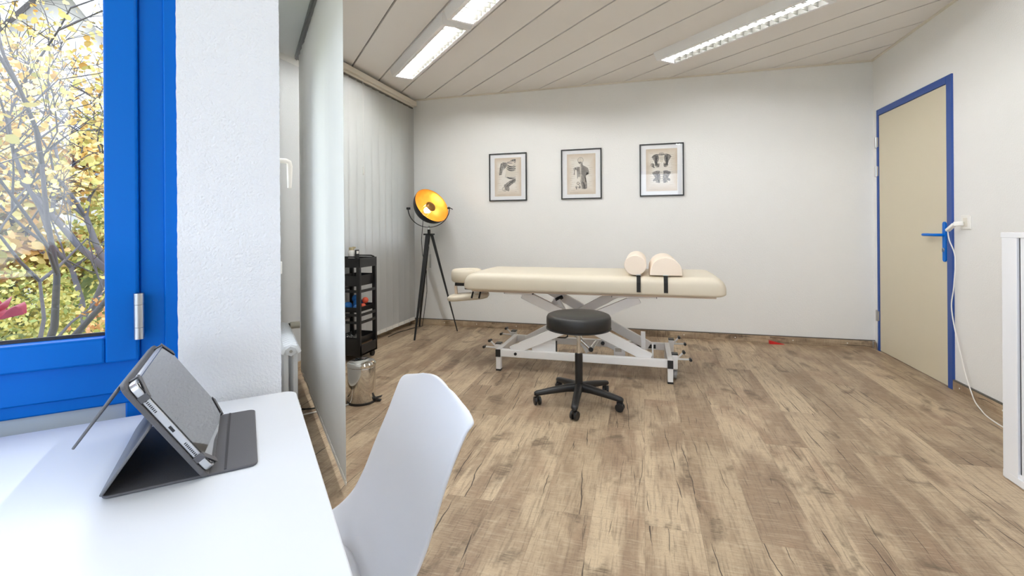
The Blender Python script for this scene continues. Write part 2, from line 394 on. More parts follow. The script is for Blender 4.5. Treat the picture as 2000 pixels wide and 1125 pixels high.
# baseboards with a grey seal on top and small screw caps
def baseboard(name, lo, hi, axis, dots, out):
    m = MB(); m.b2(lo, hi); o = struct(m.build(name, M_base if axis == 'x' else M_base2, smooth=False))
    m = MB(); l2 = list(lo); h2 = list(hi); l2[2] = hi[2]; h2[2] = hi[2]+.007; m.b2(l2, h2); m.build('seal_strip', M_seal, o, smooth=False)
    m = MB()
    for d in dots:
        if axis == 'x': m.cyl((d, lo[1]-.0015, .034), (d, lo[1]+.002, .034), .0045, 10)
        else: m.cyl((lo[0]-.0015, d, .034), (lo[0]+.002, d, .034), .0045, 10)
    if dots: m.build('screw_cap', M_wplastic, o)
    return o
bb = baseboard('baseboard_back', (XL+.02, YB-.014, 0), (XR, YB, .062), 'x', [-2.1+.42*i+.05*sin(i*5) for i in range(10)], -1)
m = MB(); m.b2((XR-.022, YB-.022, 0), (XR-.0, YB-.014, .066)); m.b2((XR-.024, YB-.026, 0), (XR-.012, YB-.012, .066)); m.build('corner_cap', M_steel, bb, bevel=.003)
baseboard('baseboard_right', (XR-.014, 2.0, 0), (XR, DY0-.012, .062), 'y', [3.62, 3.25, 2.9], -1)
m = MB(); m.b2((XR-.014, DY1+.008, 0), (XR, YB-.014, .062)); o = struct(m.build('baseboard_corner', M_base2, smooth=False))
m = MB(); m.b2((XR-.016, DY1+.006, 0), (XR, DY1+.035, .064)); m.build('end_cap', M_steel, o, bevel=.003)
m = MB(); m.b2((XL, YF, 0), (XL+.014, YB-.014, .062)); struct(m.build('baseboard_left', M_base2, smooth=False))

# ------------------------------------------------------------------ door
d = sroot('door_1', (XR, (DY0+DY1)/2, 0), 'cream door in a narrow blue steel frame with a blue lever handle')
m = MB()
m.b2((XR-.012, DY0-.01, 0), (XR+.12, DY0+.045, DZ)); m.b2((XR-.012, DY1-.018, 0), (XR+.12, DY1+.008, DZ))
m.b2((XR-.012, DY0+.045, DZ-.05), (XR+.12, DY1-.018, DZ)); m.build('door_frame', M_bluedoor, d, bevel=.003, smooth=False)
m = MB(); m.b2((XR-.004, DY0+.048, .006), (XR+.04, DY1-.021, DZ-.053)); m.build('door_leaf', M_doorleaf, d, bevel=.002, smooth=False)
m = MB(); hx = XR-.008
m.prism([(.022*cos(a)*.8, .115+.018*sin(a)) if 0 <= a <= pi else (.022*cos(a)*.8, -.115+.018*sin(a)) for a in [2*pi*(k+.001)/24 for k in range(24)]], -.004, .005,
        Matrix(((0, 0, 1, hx), (1, 0, 0, 3.775), (0, 1, 0, .955), (0, 0, 0, 1))))
hp = m.build('handle_plate', M_blue, d)
m = MB(); m.tube([(hx, 3.775, 1.0), (hx-.035, 3.775, 1.0), (hx-.05, 3.79, 1.0), (hx-.052, 3.90, 1.0), (hx-.048, 3.925, 1.0), (hx-.03, 3.932, 1.0), (hx-.012, 3.928, 1.0)], .0095, 12)
m.build('door_lever', M_blue, d)
m = MB(); m.cyl((hx-.008, 3.775, .905), (hx+.002, 3.775, .905), .009, 14); m.box((hx-.01, 3.775, .899), (.012, .006, .022)); m.build('lock_cylinder', M_steel, d)
for z in (1.77, 1.525, .297):
    m = MB(); m.cyl((XR-.016, DY1+.004, z-.045), (XR-.016, DY1+.004, z+.045), .009, 14); m.b2((XR-.014, DY1+.004, z-.045), (XR-.001, DY1+.034, z+.045)); m.b2((XR-.016, DY1-.02, z-.04), (XR-.010, DY1, z+.04))
    m.build('hinge', M_steel, d)

# ------------------------------------------------------------------ big blue window
w1 = sroot('window_1', F(-.2, NW-.05, 0), 'blue framed window with autumn trees outside')
n0, n1 = NW-.10, NW-.02
m = MB()
m.b2((-.172, n0, 0), (-.132, n1, 2.32), FM)                   # side frame
m.b2((-.134, n0, 0), (-.110, n1+.006, 2.32), FM)              # outer strip by the pier
m.b2((-3.3, n0, .772), (-.172, n1-.004, .845), FM)            # rail under the sash
m.b2((-3.3, n0, .750), (-.172, n1-.010, .784), FM)
m.b2((-3.3, n0, 2.26), (-.172, n1, 2.32), FM); m.b2((-3.3, n0, 0), (-.172, n1, .08), FM)
for s in (-1.30, -2.35, -3.26): m.b2((s-.04, n0, 0), (s+.04, n1, 2.32), FM)
m.b2((-.196, n0, 0), (-.172, n1-.012, .772), FM)
m.build('window_frame', M_blue, w1, bevel=.003)
for a, b in ((-1.25, -.172), (-2.30, -1.35), (-3.21, -2.40)):
    m = MB(); z0, z1 = .832, 2.27; nf = n1+.012
    for lo, hi in (((a, n0+.02, z0), (a+.048, nf, z1)), ((b-.048, n0+.02, z0), (b, nf, z1)), ((a+.048, n0+.02, z0), (b-.048, nf, z0+.046)), ((a+.048, n0+.02, z1-.046), (b-.048, nf, z1))): m.b2(lo, hi, FM)
    sash = m.build('window_sash', M_blue, w1, bevel=.004)
    m = MB(); m.b2((a+.044, -1.128, z0+.042), (b-.044, -1.104, z1-.042), FM)
    m2 = MB(); m2.b2((a+.048, n1-.022, z0+.046), (b-.048, n1-.016, z0+.052), FM); m2.b2((a+.048, n1-.022, z1-.052), (b-.048, n1-.016, z1-.046), FM)
    m2.build('glazing_gasket', M_rubber, sash, smooth=False); m.build('window_pane', M_glass, sash, smooth=False)
M_lower = mat('pale_blue_grey_panel', (196, 208, 216), .35, var=.05, vscale=3)
for a, b in ((-1.26, -.196), (-2.31, -1.34), (-3.22, -2.39)):
    m = MB(); m.b2((a, n1-.05, .08), (b, n1-.03, .752), FM); m.build('lower_panel', M_lower, w1, smooth=False)
m = MB(); p = F(-.170, n1+.018, 0)
for z0, z1 in ((.872, .893), (.8935, .934), (.9345, .955)): m.cyl((p.x, p.y, z0), (p.x, p.y, z1), .0078, 16)
m.build('window_hinge', M_steel, w1)
# bay window
w2 = sroot('window_2', F(S2-.1, -2.5, 0), 'white framed bay window with a white lever handle')
m = MB(); a, b, z0, z1 = W2[0], W2[1], W2[2], W2[3]; sa, sb = S2-.10, S2-.004
for lo, hi in (((sa, a, z0), (sb, a+.07, z1)), ((sa, b-.07, z0), (sb, b, z1)), ((sa, a+.07, z0), (sb, b-.07, z0+.07)), ((sa, a+.07, z1-.07), (sb, b-.07, z1)), ((sa, -2.40, z0+.07), (sb, -2.30, z1-.07))): m.b2(lo, hi, FM)
m.build('window_frame', M_white, w2, bevel=.003)
m = MB(); m.b2((sa+.04, a+.06, z0+.06), (sa+.05, b-.06, z1-.06), FM); m.build('window_pane', M_glass, w2, smooth=False)
m = MB(); hn = -1.80
m.tube([F(S2-.004, hn, 1.305), F(.122, hn, 1.305), F(.132, hn, 1.300), F(.134, hn, 1.286), F(.133, hn, 1.212)], [.009, .009, .0095, .0095, .007], 10); m.build('window_handle', M_wplastic, w2)
# window behind the far blind
w3 = sroot('window_3', (XL-.12, 3.9, 0), 'window behind the far vertical blind')
m = MB(); a, b, z0, z1 = W3; xa, xb = XL-.16, XL-.08
for lo, hi in (((xa, a, z0), (xb, a+.06, z1)), ((xa, b-.06, z0), (xb, b, z1)), ((xa, a+.06, z0), (xb, b-.06, z0+.06)), ((xa, a+.06, z1-.06), (xb, b-.06, z1)), ((xa, 3.88, z0+.06), (xb, 3.96, z1-.06))): m.b2(lo, hi)
m.build('window_frame', M_white, w3, bevel=.003)
m = MB(); m.b2((xa+.03, a+.05, z0+.05), (xa+.04, b-.05, z1-.05)); m.build('window_pane', M_glass, w3, smooth=False)
for i, (a, b, z0, z1) in enumerate(WR):
    wr = sroot('window_%d' % (4+i), ((a+b)/2, YR-.1, 0)); ya, yb = YR-.14, YR-.06; xm = (a+b)/2
    m = MB()
    for lo, hi in (((a, ya, z0), (a+.07, yb, z1)), ((b-.07, ya, z0), (b, yb, z1)), ((a+.07, ya, z0), (b-.07, yb, z0+.07)), ((a+.07, ya, z1-.07), (b-.07, yb, z1)), ((xm-.05, ya, z0+.07), (xm+.05, yb, z1-.07))): m.b2(lo, hi)
    m.build('window_frame', M_blue, wr, bevel=.003)
    m = MB(); m.b2((a+.06, ya+.03, z0+.06), (b-.06, ya+.04, z1-.06)); m.build('window_pane', M_glass, wr, smooth=False)
def portal(name, M, sx, sy):
    l = bpy.data.lights.new(name, 'AREA'); l.shape = 'RECTANGLE'; l.size = sx; l.size_y = sy
    l.cycles.is_portal = True; o = bpy.data.objects.new(name, l); C.objects.link(o); o.matrix_world = M; return o
def facing(p, dirn):
    d = Vector(dirn).normalized(); return Matrix.Translation(p) @ d.to_track_quat('-Z', 'Y').to_matrix().to_4x4()
portal('window_portal', facing(F(-1.7, NW-.2, 1.55), (Q, -Q, 0)), 3.1, 1.5)
portal('window_portal', facing(F(S2-.16, -2.325, 1.41), (Q, Q, 0)), 1.25, 1.62)
portal('window_portal', facing(Vector((XL-.22, 3.92, 1.57)), (1, 0, 0)), 1.2, 1.3)

for a, b, z0, z1 in WR: portal('window_portal', facing(Vector(((a+b)/2, YR-.18, (z0+z1)/2)), (0, 1, 0)), b-a, z1-z0)

# ================================================================== CEILING LIGHTS
M_louv = mat('louvre_aluminium', (96, 94, 88), .5)
M_tube = mat('fluorescent_tube', (255, 255, 255), .4, emit=(.965, .985, 1.0), es=TUBE_L)
M_tube2 = mat('fluorescent_tube_soft', (255, 255, 255), .4, emit=(.965, .985, 1.0), es=TUBE_L*.34)
M_dim = mat('dimmed_tube', (255, 255, 255), .4, emit=(.965, .985, 1.0), es=TUBE_L*.12)
def fixture(s0, n0, n1, label, tube=None):
    s1 = s0+.205; sm = (s0+s1)/2; c = F(sm, (n0+n1)/2, H)
    t = thing('ceiling_light', label, 'ceiling light', c, group='louvred fluorescent ceiling lights')
    zb, zt = 2.432, H; i = .022
    m = MB()
    top = [(s0-.015, n0), (s1+.015, n0), (s1+.015, n1), (s0-.015, n1)]; bot = [(s0, n0+.02), (s1, n0+.02), (s1, n1-.02), (s0, n1-.02)]
    inn = [(s0+i, n0+.045), (s1-i, n0+.045), (s1-i, n1-.045), (s0+i, n1-.045)]
    m.rings([[F(a, b, zt) for a, b in top], [F(a, b, zb) for a, b in bot], [F(a, b, zb) for a, b in inn], [F(a, b, zt-.006) for a, b in inn]], True, True, True)
    m.build('housing', M_wmetal, t, smooth=False)
    m = MB(); m.b2((s0+i+.0005, n0+.0455, zt-.010), (s1-i-.0005, n1-.0455, zt-.007), FM); m.build('reflector', M_louv, t, smooth=False)
    m = MB(); k = int((n1-n0-.09)/.062); st = (n1-n0-.09)/k
    for j in range(1, k): m.b2((s0+i, n0+.045+st*j-.002, zb+.002), (s1-i, n0+.045+st*j+.002, zb+.034), FM)
    for ss in (s0+i+.002, s1-i-.002): m.bar(F(ss, n0+.045, zb+.028), F(ss, n1-.045, zb+.028), .003, .054)
    m.build('louvre', M_louv, t, smooth=False)
    m = MB(); m.cyl(F(sm, n0+.06, zb+.015), F(sm, n1-.06, zb+.015), .007, 10); m.build('fluorescent_tube', tube or M_tube, t)
    return t
fixture(1.155, -4.23, -2.94, 'louvred ceiling light with its end near the far blind')
fixture(1.155, -2.91, -1.62, 'louvred ceiling light cut by the upper frame edge, continuing the row by the blinds')
fixture(1.155, -1.59, -.30, 'louvred ceiling light third along the row that starts by the far blind')
fixture(2.945, -2.80, -1.51, 'long louvred ceiling light above the three pictures and the door side', M_tube2)
fixture(2.945, -1.48, -.32, 'louvred ceiling light by the right wall behind the long one', M_dim)
fixture(1.155, -.27, 1.02, 'louvred ceiling light behind the photographer', M_dim)
fixture(-.62, -.70, .59, 'louvred ceiling light over the white desk', M_dim)
fixture(-.62, .62, 1.91, 'louvred ceiling light at the rear of the room', M_dim)

# ================================================================== BLINDS
def vane(p, ang, wd, z0, z1, bow=.010):
    """one vertical cloth vane centred on p (x, y), its width direction at angle ang"""
    ax = Vector((cos(ang), sin(ang), 0)); bx = Vector((-sin(ang), cos(ang), 0)); m = MB()
    m.grid(lambda u, v: Vector((p[0], p[1], z0+(z1-z0)*v))+ax*((u-.5)*wd)+bx*(bow*(1-(2*u-1)**2)), 6, 10)
    return m
nb = thing('vertical_blind', 'white vertical blind hanging edge-on in front of the bay window and radiator', 'blind', F(.345, -2.8, 2.3))
m = MB(); m.b2((.322, -3.80, 2.318), (.368, -2.00, 2.345), FM); m.b2((.330, -3.80, 2.312), (.336, -2.0, 2.319), FM); m.build('head_rail', mat('grey_rail', (120, 120, 120), .4, metal=.5), nb, smooth=False)
k = 0; n = -2.045
while n > -3.72:
    c = F(.345, n, 0); nn = -.7854+(.004 if k < 11 else .10)
    dz = .0 if n > -3.2 else .012
    o = vane((c.x, c.y), nn, .127, .035+dz, 2.312, .0012).build('blind_vane', M_blind, nb, solid=.0012, recalc=False, smooth=False)
    m = MB(); cc = c; ax = Vector((cos(nn), sin(nn), 0))
    p0 = Vector((c.x, c.y, .047+dz))-ax*.058; p1 = Vector((c.x, c.y, .047+dz))+ax*.058
    m.bar(p0, p1, .005, .022); m.tube([p1, p1+Vector((.004, -.004, .006)), p1+Vector((.006, -.006, 0))], .002, 6); m.build('vane_weight', M_wplastic, o)
    n -= .1262 if k < 10 else .105; k += 1
fb = thing('vertical_blind', 'white vertical blind closed across the window behind the lamp and trolley', 'blind', (-2.45, 4.0, 2.4))
m = MB(); m.b2((-2.50, 3.18, 2.42), (-2.405, YB-.03, 2.468)); m.b2((-2.47, 3.18, 2.402), (-2.43, YB-.04, 2.42)); m.build('head_rail', M_trim, fb, bevel=.004)
m = MB(); m.b2((-2.455, 3.2, 2.388), (-2.445, YB-.05, 2.403)); m.build('runner_track', M_seal, fb, smooth=False)
y = 3.25
while y < YB-.06:
    o = vane((-2.45, y), pi/2-.06, .127, .05, 2.392, .006).build('blind_vane', M_blind, fb, solid=.0012, recalc=False, smooth=False)
    m = MB(); m.bar((-2.45, y-.055, .07), (-2.45, y+.055, .07), .006, .034); m.build('vane_weight', M_wplastic, o)
    y += .120
m = MB(); m.cyl((-2.40, 3.70, 1.55), (-2.40, 3.70, 1.62), .006, 8); m.cyl((-2.40, 3.70, 1.62), (-2.40, 3.70, 2.41), .0012, 6); m.build('pull_cord', M_wplastic, fb)
pc = thing('pull_cord', 'thin cord with a small white weight hanging beside the pier', 'cord', F(.118, -2.10, .9))
m = MB(); m.cyl(F(.118, -2.10, .94), F(.118, -2.10, 2.34), .0013, 6); m.build('cord', M_wplastic, pc)
m = MB(); m.box(F(.118, -2.10, .915), (.014, .014, .05)); m.build('cord_weight', M_wplastic, pc, bevel=.003)

# ================================================================== RADIATOR
rd = thing('radiator', 'white column radiator with thermostat under the bay window', 'radiator', F(.2, -3.0, 0))
k = 0; n = -2.715; m = MB()
while n > -3.36:
    for s in (.178, .222): m.tube([F(s, n, .14), F(s, n, .42)], .0125, 8)
    for z in (.125, .432):
        pts = [F(s, n, z+dz) for s, dz in ((.165, -.012), (.178, .018), (.2, .024), (.222, .018), (.236, -.012))]
        m.tube(pts, .018, 8)
    n -= .046
m.build('radiator_columns', M_wmetal, rd)
m = MB(); m.cyl(F(.2, -2.70, .437), F(.2, -2.688, .437), .026, 6); rc = m.build('end_plug', M_wmetal, rd)
m = MB(); m.cyl(F(.2, -2.688, .437), F(.2, -2.683, .437), .008, 10); m.build('bleed_screw', M_steel, rc)
m = MB(); m.cyl(F(.2, -3.37, .435), F(.2, -3.42, .435), .012, 10); m.cyl(F(.2, -3.42, .435), F(.25, -3.42, .435), .016, 10); v = m.build('valve_body', M_blackmetal, rd)
m = MB(); m.cyl(F(.25, -3.42, .435), F(.31, -3.42, .435), .022, 16); m.build('thermostat_head', mat('ivory_plastic', (236, 228, 208), .4), rd, bevel=.004)
for z in (.13, .42): m = MB(); m.bar(F(S2+.002, -2.9, z), F(.165, -2.9, z), .02, .03); m.build('wall_bracket', M_steel, rd)
for n in (-2.75, -3.3): m = MB(); m.cyl(F(.2, n, 0), F(.2, n, .12), .008, 8); m.build('radiator_foot', M_steel, rd)

# ================================================================== MASSAGE TABLE
mt = thing('massage_table', 'cream padded massage table on a white scissor lift frame', 'massage table', (-.4, 3.55, 0))
X0, X1, Y0, Y1, ZT, ZB = -1.285, .515, 3.24, 3.90, .738, .612
def mattress():
    m = MB(); st = []; N_ = 44
    for i in range(N_+1):
        t = i/N_; t = .5-.5*cos(pi*t) if True else t
        x = X0+(X1-X0)*t
        eL = max(0, 1-(x-X0)/.10); eR = max(0, 1-(X1-x)/.085)
        top = ZT-.075*(1-math.sqrt(max(0, 1-eL*eL)))-.075*(1-math.sqrt(max(0, 1-eR*eR)))
        e2 = max(max(0, 1-(x-X0)/.06), max(0, 1-(X1-x)/.06)); ins = .05*(1-math.sqrt(max(0, 1-e2*e2)))
        bot = ZB+.012*max(eL, eR)**3-.0
        ya, yb = Y0+ins, Y1-ins; r = min(.05, (top-bot)*.6); rb = min(.018, (top-bot)*.3); P = []
        for k in range(7): a = pi/2*k/6; P.append(Vector((x, ya+r-r*cos(a), top-r+r*sin(a))))
        for k in range(1, 6): yy = ya+r+(yb-ya-2*r)*k/6; P.append(Vector((x, yy, top+.004*sin(pi*k/6))))
        for k in range(7): a = pi/2*(1-k/6); P.append(Vector((x, yb-r+r*cos(a), top-r+r*sin(a))))
        for k in range(4): a = pi/2*k/3; P.append(Vector((x, yb-rb+rb*cos(a), bot+rb-rb*sin(a))))
        for k in range(4): a = pi/2*(1-k/3); P.append(Vector((x, ya+rb-rb*cos(a), bot+rb-rb*sin(a))))
        # bow of the long side
        st.append(P)
    m.rings(st); return m
mattress().build('mattress', M_cream, mt, ang=60)
m = MB(); m.b2((X0+.06, Y0+.04, ZB-.014), (X1-.06, Y1-.04, ZB+.004)); m.build('mattress_board', mat('beige_board', (206, 188, 170), .6), mt, bevel=.004)
# upper frame
uf = None
for x0, x1, xc in ((-.21, .085, -.05), (-.99, -.78, -.90)):
    m = MB()
    for y in (3.36, 3.80): m.b2((x0, y-.02, .578), (x1, y+.02, .599))
    m.b2((xc-.02, 3.38, .578), (xc+.02, 3.78, .598)); uf = m.build('upper_frame', M_wmetal, mt, bevel=.003)
for x in (-.212, .087, -.992, -.778):
    m = MB(); m.box((x, 3.36, .5885), (.004, .034, .019)); m.build('end_cap', M_black, uf)
# base frame
ZR0, ZR1 = .106, .160
m = MB()
m.b2((-1.03, 3.365, ZR0), (.155, 3.405, ZR1)); m.b2((-1.03, 3.84, ZR0), (.155, 3.88, ZR1))
bf = m.build('base_rail', M_wmetal, mt, bevel=.004)
m = MB(); m.cyl((-.915, 3.364, .134), (-.915, 3.358, .134), .011, 14); m.build('rail_bolt', M_black, bf)
m = MB(); m.b2((-.06, 3.838, .118), (.09, 3.834, .148)); m.build('rail_slot', M_black, bf)
for x in (-1.048, .173):
    m = MB(); m.b2((x-.018, 3.36, ZR0), (x+.018, 3.885, ZR1)); o = m.build('cross_rail', M_wmetal, mt, bevel=.003)
    m = MB(); m.b2((x-.0185, 3.354, ZR0), (x+.0185, 3.361, ZR1+.001)); m.build('end_cap', M_black, o)
    for y in (3.382, 3.862):
        m = MB(); m.b2((x-.018, y-.02, .012), (x+.018, y+.02, ZR0)); o = m.build('leg', M_wmetal, mt, bevel=.003)
        m = MB(); m.b2((x-.019, y-.021, 0), (x+.019, y+.021, .014)); m.build('leg_foot', M_black, o, bevel=.002)
    sg = -1 if x < 0 else 1
    for y in (3.50, 3.95):
        xp = x+sg*.036
        m = MB(); m.b2((xp-.019, y-.026, .072), (xp+.019, y+.026, .170)); po = m.build('caster_post', M_wmetal, mt, bevel=.003)
        m = MB(); m.b2((xp-.021, y-.028, .170), (xp+.021, y+.028, .177)); m.build('post_cap', M_black, po)
        m = MB(); m.cyl((xp-.012, y, .03), (xp+.012, y, .03), .03, 18); ca = m.build('caster_wheel', mat('grey_wheel', (150, 150, 150), .4), mt, bevel=.003)
        m = MB(); m.b2((xp-.017, y-.018, .03), (xp-.013, y+.018, .072)); m.b2((xp+.013, y-.018, .03), (xp+.017, y+.018, .072)); m.b2((xp-.017, y-.018, .066), (xp+.017, y+.018, .073)); m.build('caster_fork', M_steel, ca)
        for dx, dy, dz in ((.045, -.03, .060), (.088, -.035, .012)):
            a = Vector((xp+sg*.012, y-.014, .140)); b = a+Vector((sg*dx, dy, dz))
            m = MB(); m.cyl(a, b, .0065, 10); lv = m.build('brake_lever', M_wmetal, mt)
            u = Vector((0, -1, .05)); g0 = b-u*.02; g1 = b+u*.026
            m = MB(); m.cyl(g0, g1, .0105, 12); m.build('lever_grip', M_black, lv)
# scissor arms
def arm(a, b, w=.036, h=.068):
    m = MB(); m.bar(a, b, w, h); return m.build('scissor_arm', M_wmetal, mt, bevel=.003)
arm((-.87, 3.43, .572), (.045, 3.43, .150)); arm((-.03, 3.39, .572), (-.95, 3.39, .150))
arm((-.76, 3.78, .572), (.04, 3.78, .150)); arm((-.17, 3.74, .572), (-.92, 3.74, .150))
m = MB(); m.cyl((-.46, 3.37, .36), (-.46, 3.80, .36), .014, 14); m.build('pivot_axle', M_chrome, mt)
m = MB(); m.b2((-.80, 3.40, ZR1-.01), (-.62, 3.425, .215)); m.b2((-.70, 3.40, .215), (-.62, 3.425, .245)); gp = m.build('gusset_plate', M_wmetal, mt, bevel=.002)
m = MB(); m.b2((-.619, 3.40, ZR1), (-.613, 3.425, .235)); m.build('plate_edge', M_black, gp)
m = MB(); m.bar((-.62, 3.52, .52), (-.40, 3.52, .14), .03, .03); m.bar((-.70, 3.60, .42), (-.60, 3.60, .57), .05, .05); m.build('lift_link', M_wmetal, mt, bevel=.003)
m = MB(); m.cyl((-.56, 3.50, .33), (-.365, 3.47, .17), .012, 14); m.build('gas_strut', M_chrome, mt)
m = MB(); m.cyl((-.365, 3.41, .19), (-.345, 3.60, .20), .016, 16); o = m.build('lift_axle', M_chrome, mt)
m = MB(); m.cyl((-.3655, 3.402, .19), (-.365, 3.411, .19), .017, 16); m.build('axle_cap', M_black, o)
m = MB(); m.cyl((-.64, 3.55, .515), (-.60, 3.58, .535), .016, 14); m.build('hose_coupling', M_black, mt)
m = MB(); m.bar((-.30, 3.55, .235), (-.13, 3.53, .165), .05, .055); m.b2((-.21, 3.49, .10), (-.13, 3.52, .20)); mo = m.build('lift_motor', M_wmetal, mt, bevel=.004)
m = MB(); m.cyl((-.29, 3.515, .215), (-.29, 3.505, .215), .014, 14); m.build('motor_cap', M_black, mo)
m = MB(); m.b2((-.20, 3.487, .165), (-.155, 3.4895, .19)); m.build('rating_plate', mat('grey_label', (190, 184, 176), .5), mo)
m = MB(); m.b2((-.02, 3.56, .12), (.012, 3.60, .30)); m.b2((.055, 3.50, .10), (.067, 3.512, .24)); m.build('frame_upright', M_wmetal, mt, bevel=.003)
m = MB(); m.tube([(-.70, 3.83, .20), (-.70, 3.83, .175), (-.68, 3.83, .165), (-.62, 3.83, .165), (-.60, 3.83, .175), (-.60, 3.83, .235)], .006, 8); m.build('cable_hook', M_black, mt)
for k in range(3):
    m = MB(); m.cyl((-.33+.0, 3.825, .125+.018*k), (-.03, 3.825, .125+.018*k), .004, 8); m.build('guide_rod', M_chrome, mt)
# face cradle and arm rest
def ucush(cx, cy, z0, z1, R0, wd, a0, a1, name):
    m = MB(); rr = []
    for i in range(25):
        a = a0+(a1-a0)*i/24; e = min(i, 24-i)/3.0; k = 1 if e >= 1 else math.sqrt(max(.02, 1-(1-e)**2))
        c = Vector((cx+R0*cos(a), cy+R0*sin(a), (z0+z1)/2)); rad = Vector((cos(a), sin(a), 0)); P = []
        for j in range(16):
            b = 2*pi*j/16; P.append(c+rad*(wd*k*math.copysign(abs(cos(b))**.6, cos(b)))+Vector((0, 0, (z1-z0)/2*k*math.copysign(abs(sin(b))**.55, sin(b)))))
        rr.append(P)
    m.rings(rr); return m
ucush(-1.385, 3.62, .628, .735, .085, .05, R(20), R(340), 'face_cushion').build('face_cushion', M_cream, mt, ang=70)
m = MB(); m.b2((-1.48, 3.57, .598), (-1.25, 3.60, .622)); m.b2((-1.48, 3.64, .598), (-1.25, 3.67, .622)); m.bar((-1.40, 3.60, .585), (-1.26, 3.60, .575), .03, .03); fr = m.build('cradle_bracket', M_black, mt, bevel=.004)
m = MB(); m.bar((-1.475, 3.58, .60), (-1.46, 3.56, .515), .012, .022, up=(1, 0, 0)); m.build('cradle_strap', mat('beige_webbing', (220, 200, 180), .8), mt)
def slab():
    m = MB(); P = []
    for k in range(40):
        a = 2*pi*k/40; x = .165*math.copysign(abs(cos(a))**.5, cos(a)); y = .10*math.copysign(abs(sin(a))**.5, sin(a)); P.append((x, y))
    rr = []
    for zz, ss in ((-.020, .86), (-.016, .95), (-.006, 1), (.008, 1), (.018, .95), (.023, .84), (.024, .4)):
        rr.append([Vector((x*ss, y*ss, zz)) for x, y in P])
    Mx = Matrix.Translation((-1.345, 3.53, .522)) @ Matrix.Rotation(R(12), 4, 'Z') @ Matrix.Rotation(R(-5), 4, 'Y')
    m.rings([[Mx @ p for p in r] for r in rr]); return m
ar = slab().build('arm_rest', M_cream, mt, ang=60)
for x in (-1.275, -1.215):
    m = MB(); m.bar((x+.012, 3.44, .61), (x-.005, 3.425, .525), .006, .012, up=(1, 0, 0)); m.build('arm_rest_strap', M_strap, ar)

# bolsters lying on the mattress
def bolster(name, label, prof, yA, yB, xs, group=None):
    t = thing(name, label, 'bolster', (sum(p[0] for p in prof)/len(prof), (yA+yB)/2, ZT))
    r = .012; rr = []
    cx = sum(p[0] for p in prof)/len(prof); cz = sum(p[1] for p in prof)/len(prof)
    for y, k in ((yA, .95), (yA+.002, .985), (yA+.007, 1), (yB-.007, 1), (yB-.002, .985), (yB, .95)):
        rr.append([Vector((cx+(x-cx)*k, y, cz+(z-cz)*k)) for x, z in prof])
    m = MB(); m.rings(rr); m.build('bolster_cover', mat('pale_cream_vinyl', (244, 228, 210), .45, bump=.06, bscale=900, var=.02), t, ang=32)
    m = MB()
    m.b2((xs-.013, Y0-.0075, .634), (xs+.013, Y0-.0015, .70)); m.bar((xs, Y0-.004, .698), (xs, Y0+.007, .725), .026, .003, up=(0, -1, .4)); m.bar((xs, Y0+.006, .724), (xs, Y0+.028, .7455), .026, .003, up=(0, -1, 1)); st = m.build('strap', M_strap, t)
    m = MB(); m.box((xs, Y0+.022, .7465), (.034, .022, .006)); m.build('strap_buckle', M_steel, t, bevel=.002)
cy_ = [(-.0515+.073*cos(a), .8105+.0675*max(sin(a), -.96)) for a in [2*pi*k/36 for k in range(36)]]
bolster('round_bolster', 'cream round bolster on the massage table, left of the half-round one', cy_, 3.262, 3.84, -.03)
hr_ = [(.145+.104*cos(a)*(1.0 if True else 1), .7445+.118*abs(sin(a))**.85) for a in [pi*k/28 for k in range(29)]]
bolster('half_round_bolster', 'cream half-round bolster with a flat base on the massage table', hr_, 3.262, 3.84, .142)

# ================================================================== STOOL
SX, SY = -.381, 2.866
so = thing('rolling_stool', 'round black swivel stool on five casters before the massage table', 'stool', (SX, SY, 0))
m = MB(); m.lathe([(.02, .448), (.17, .448), (.188, .454), (.194, .468), (.195, .50), (.194, .522), (.187, .536), (.17, .543), (.09, .5455), (.01, .546)], 48, Matrix.Translation((SX, SY, 0))); m.build('seat', M_blacksat, so, ang=60)
m = MB(); m.lathe([(.191, .4535), (.1965, .456), (.1965, .460), (.192, .462)], 48, Matrix.Translation((SX, SY, 0)), False, False); m.build('seat_piping', M_black, so)
m = MB(); m.cyl((SX, SY, .29), (SX, SY, .44), .0125, 16); m.b2((SX-.08, SY-.03, .436), (SX+.08, SY+.03, .449)); m.build('gas_lift', M_chrome, so)
m = MB(); m.lathe([(.023, .105), (.0235, .30), (.021, .303)], 20, Matrix.Translation((SX, SY, 0))); m.build('column_cover', M_black, so)
m = MB(); m.lathe([(.034, .075), (.036, .10), (.030, .118)], 20, Matrix.Translation((SX, SY, 0)))
m.build('base_hub', M_black, so)
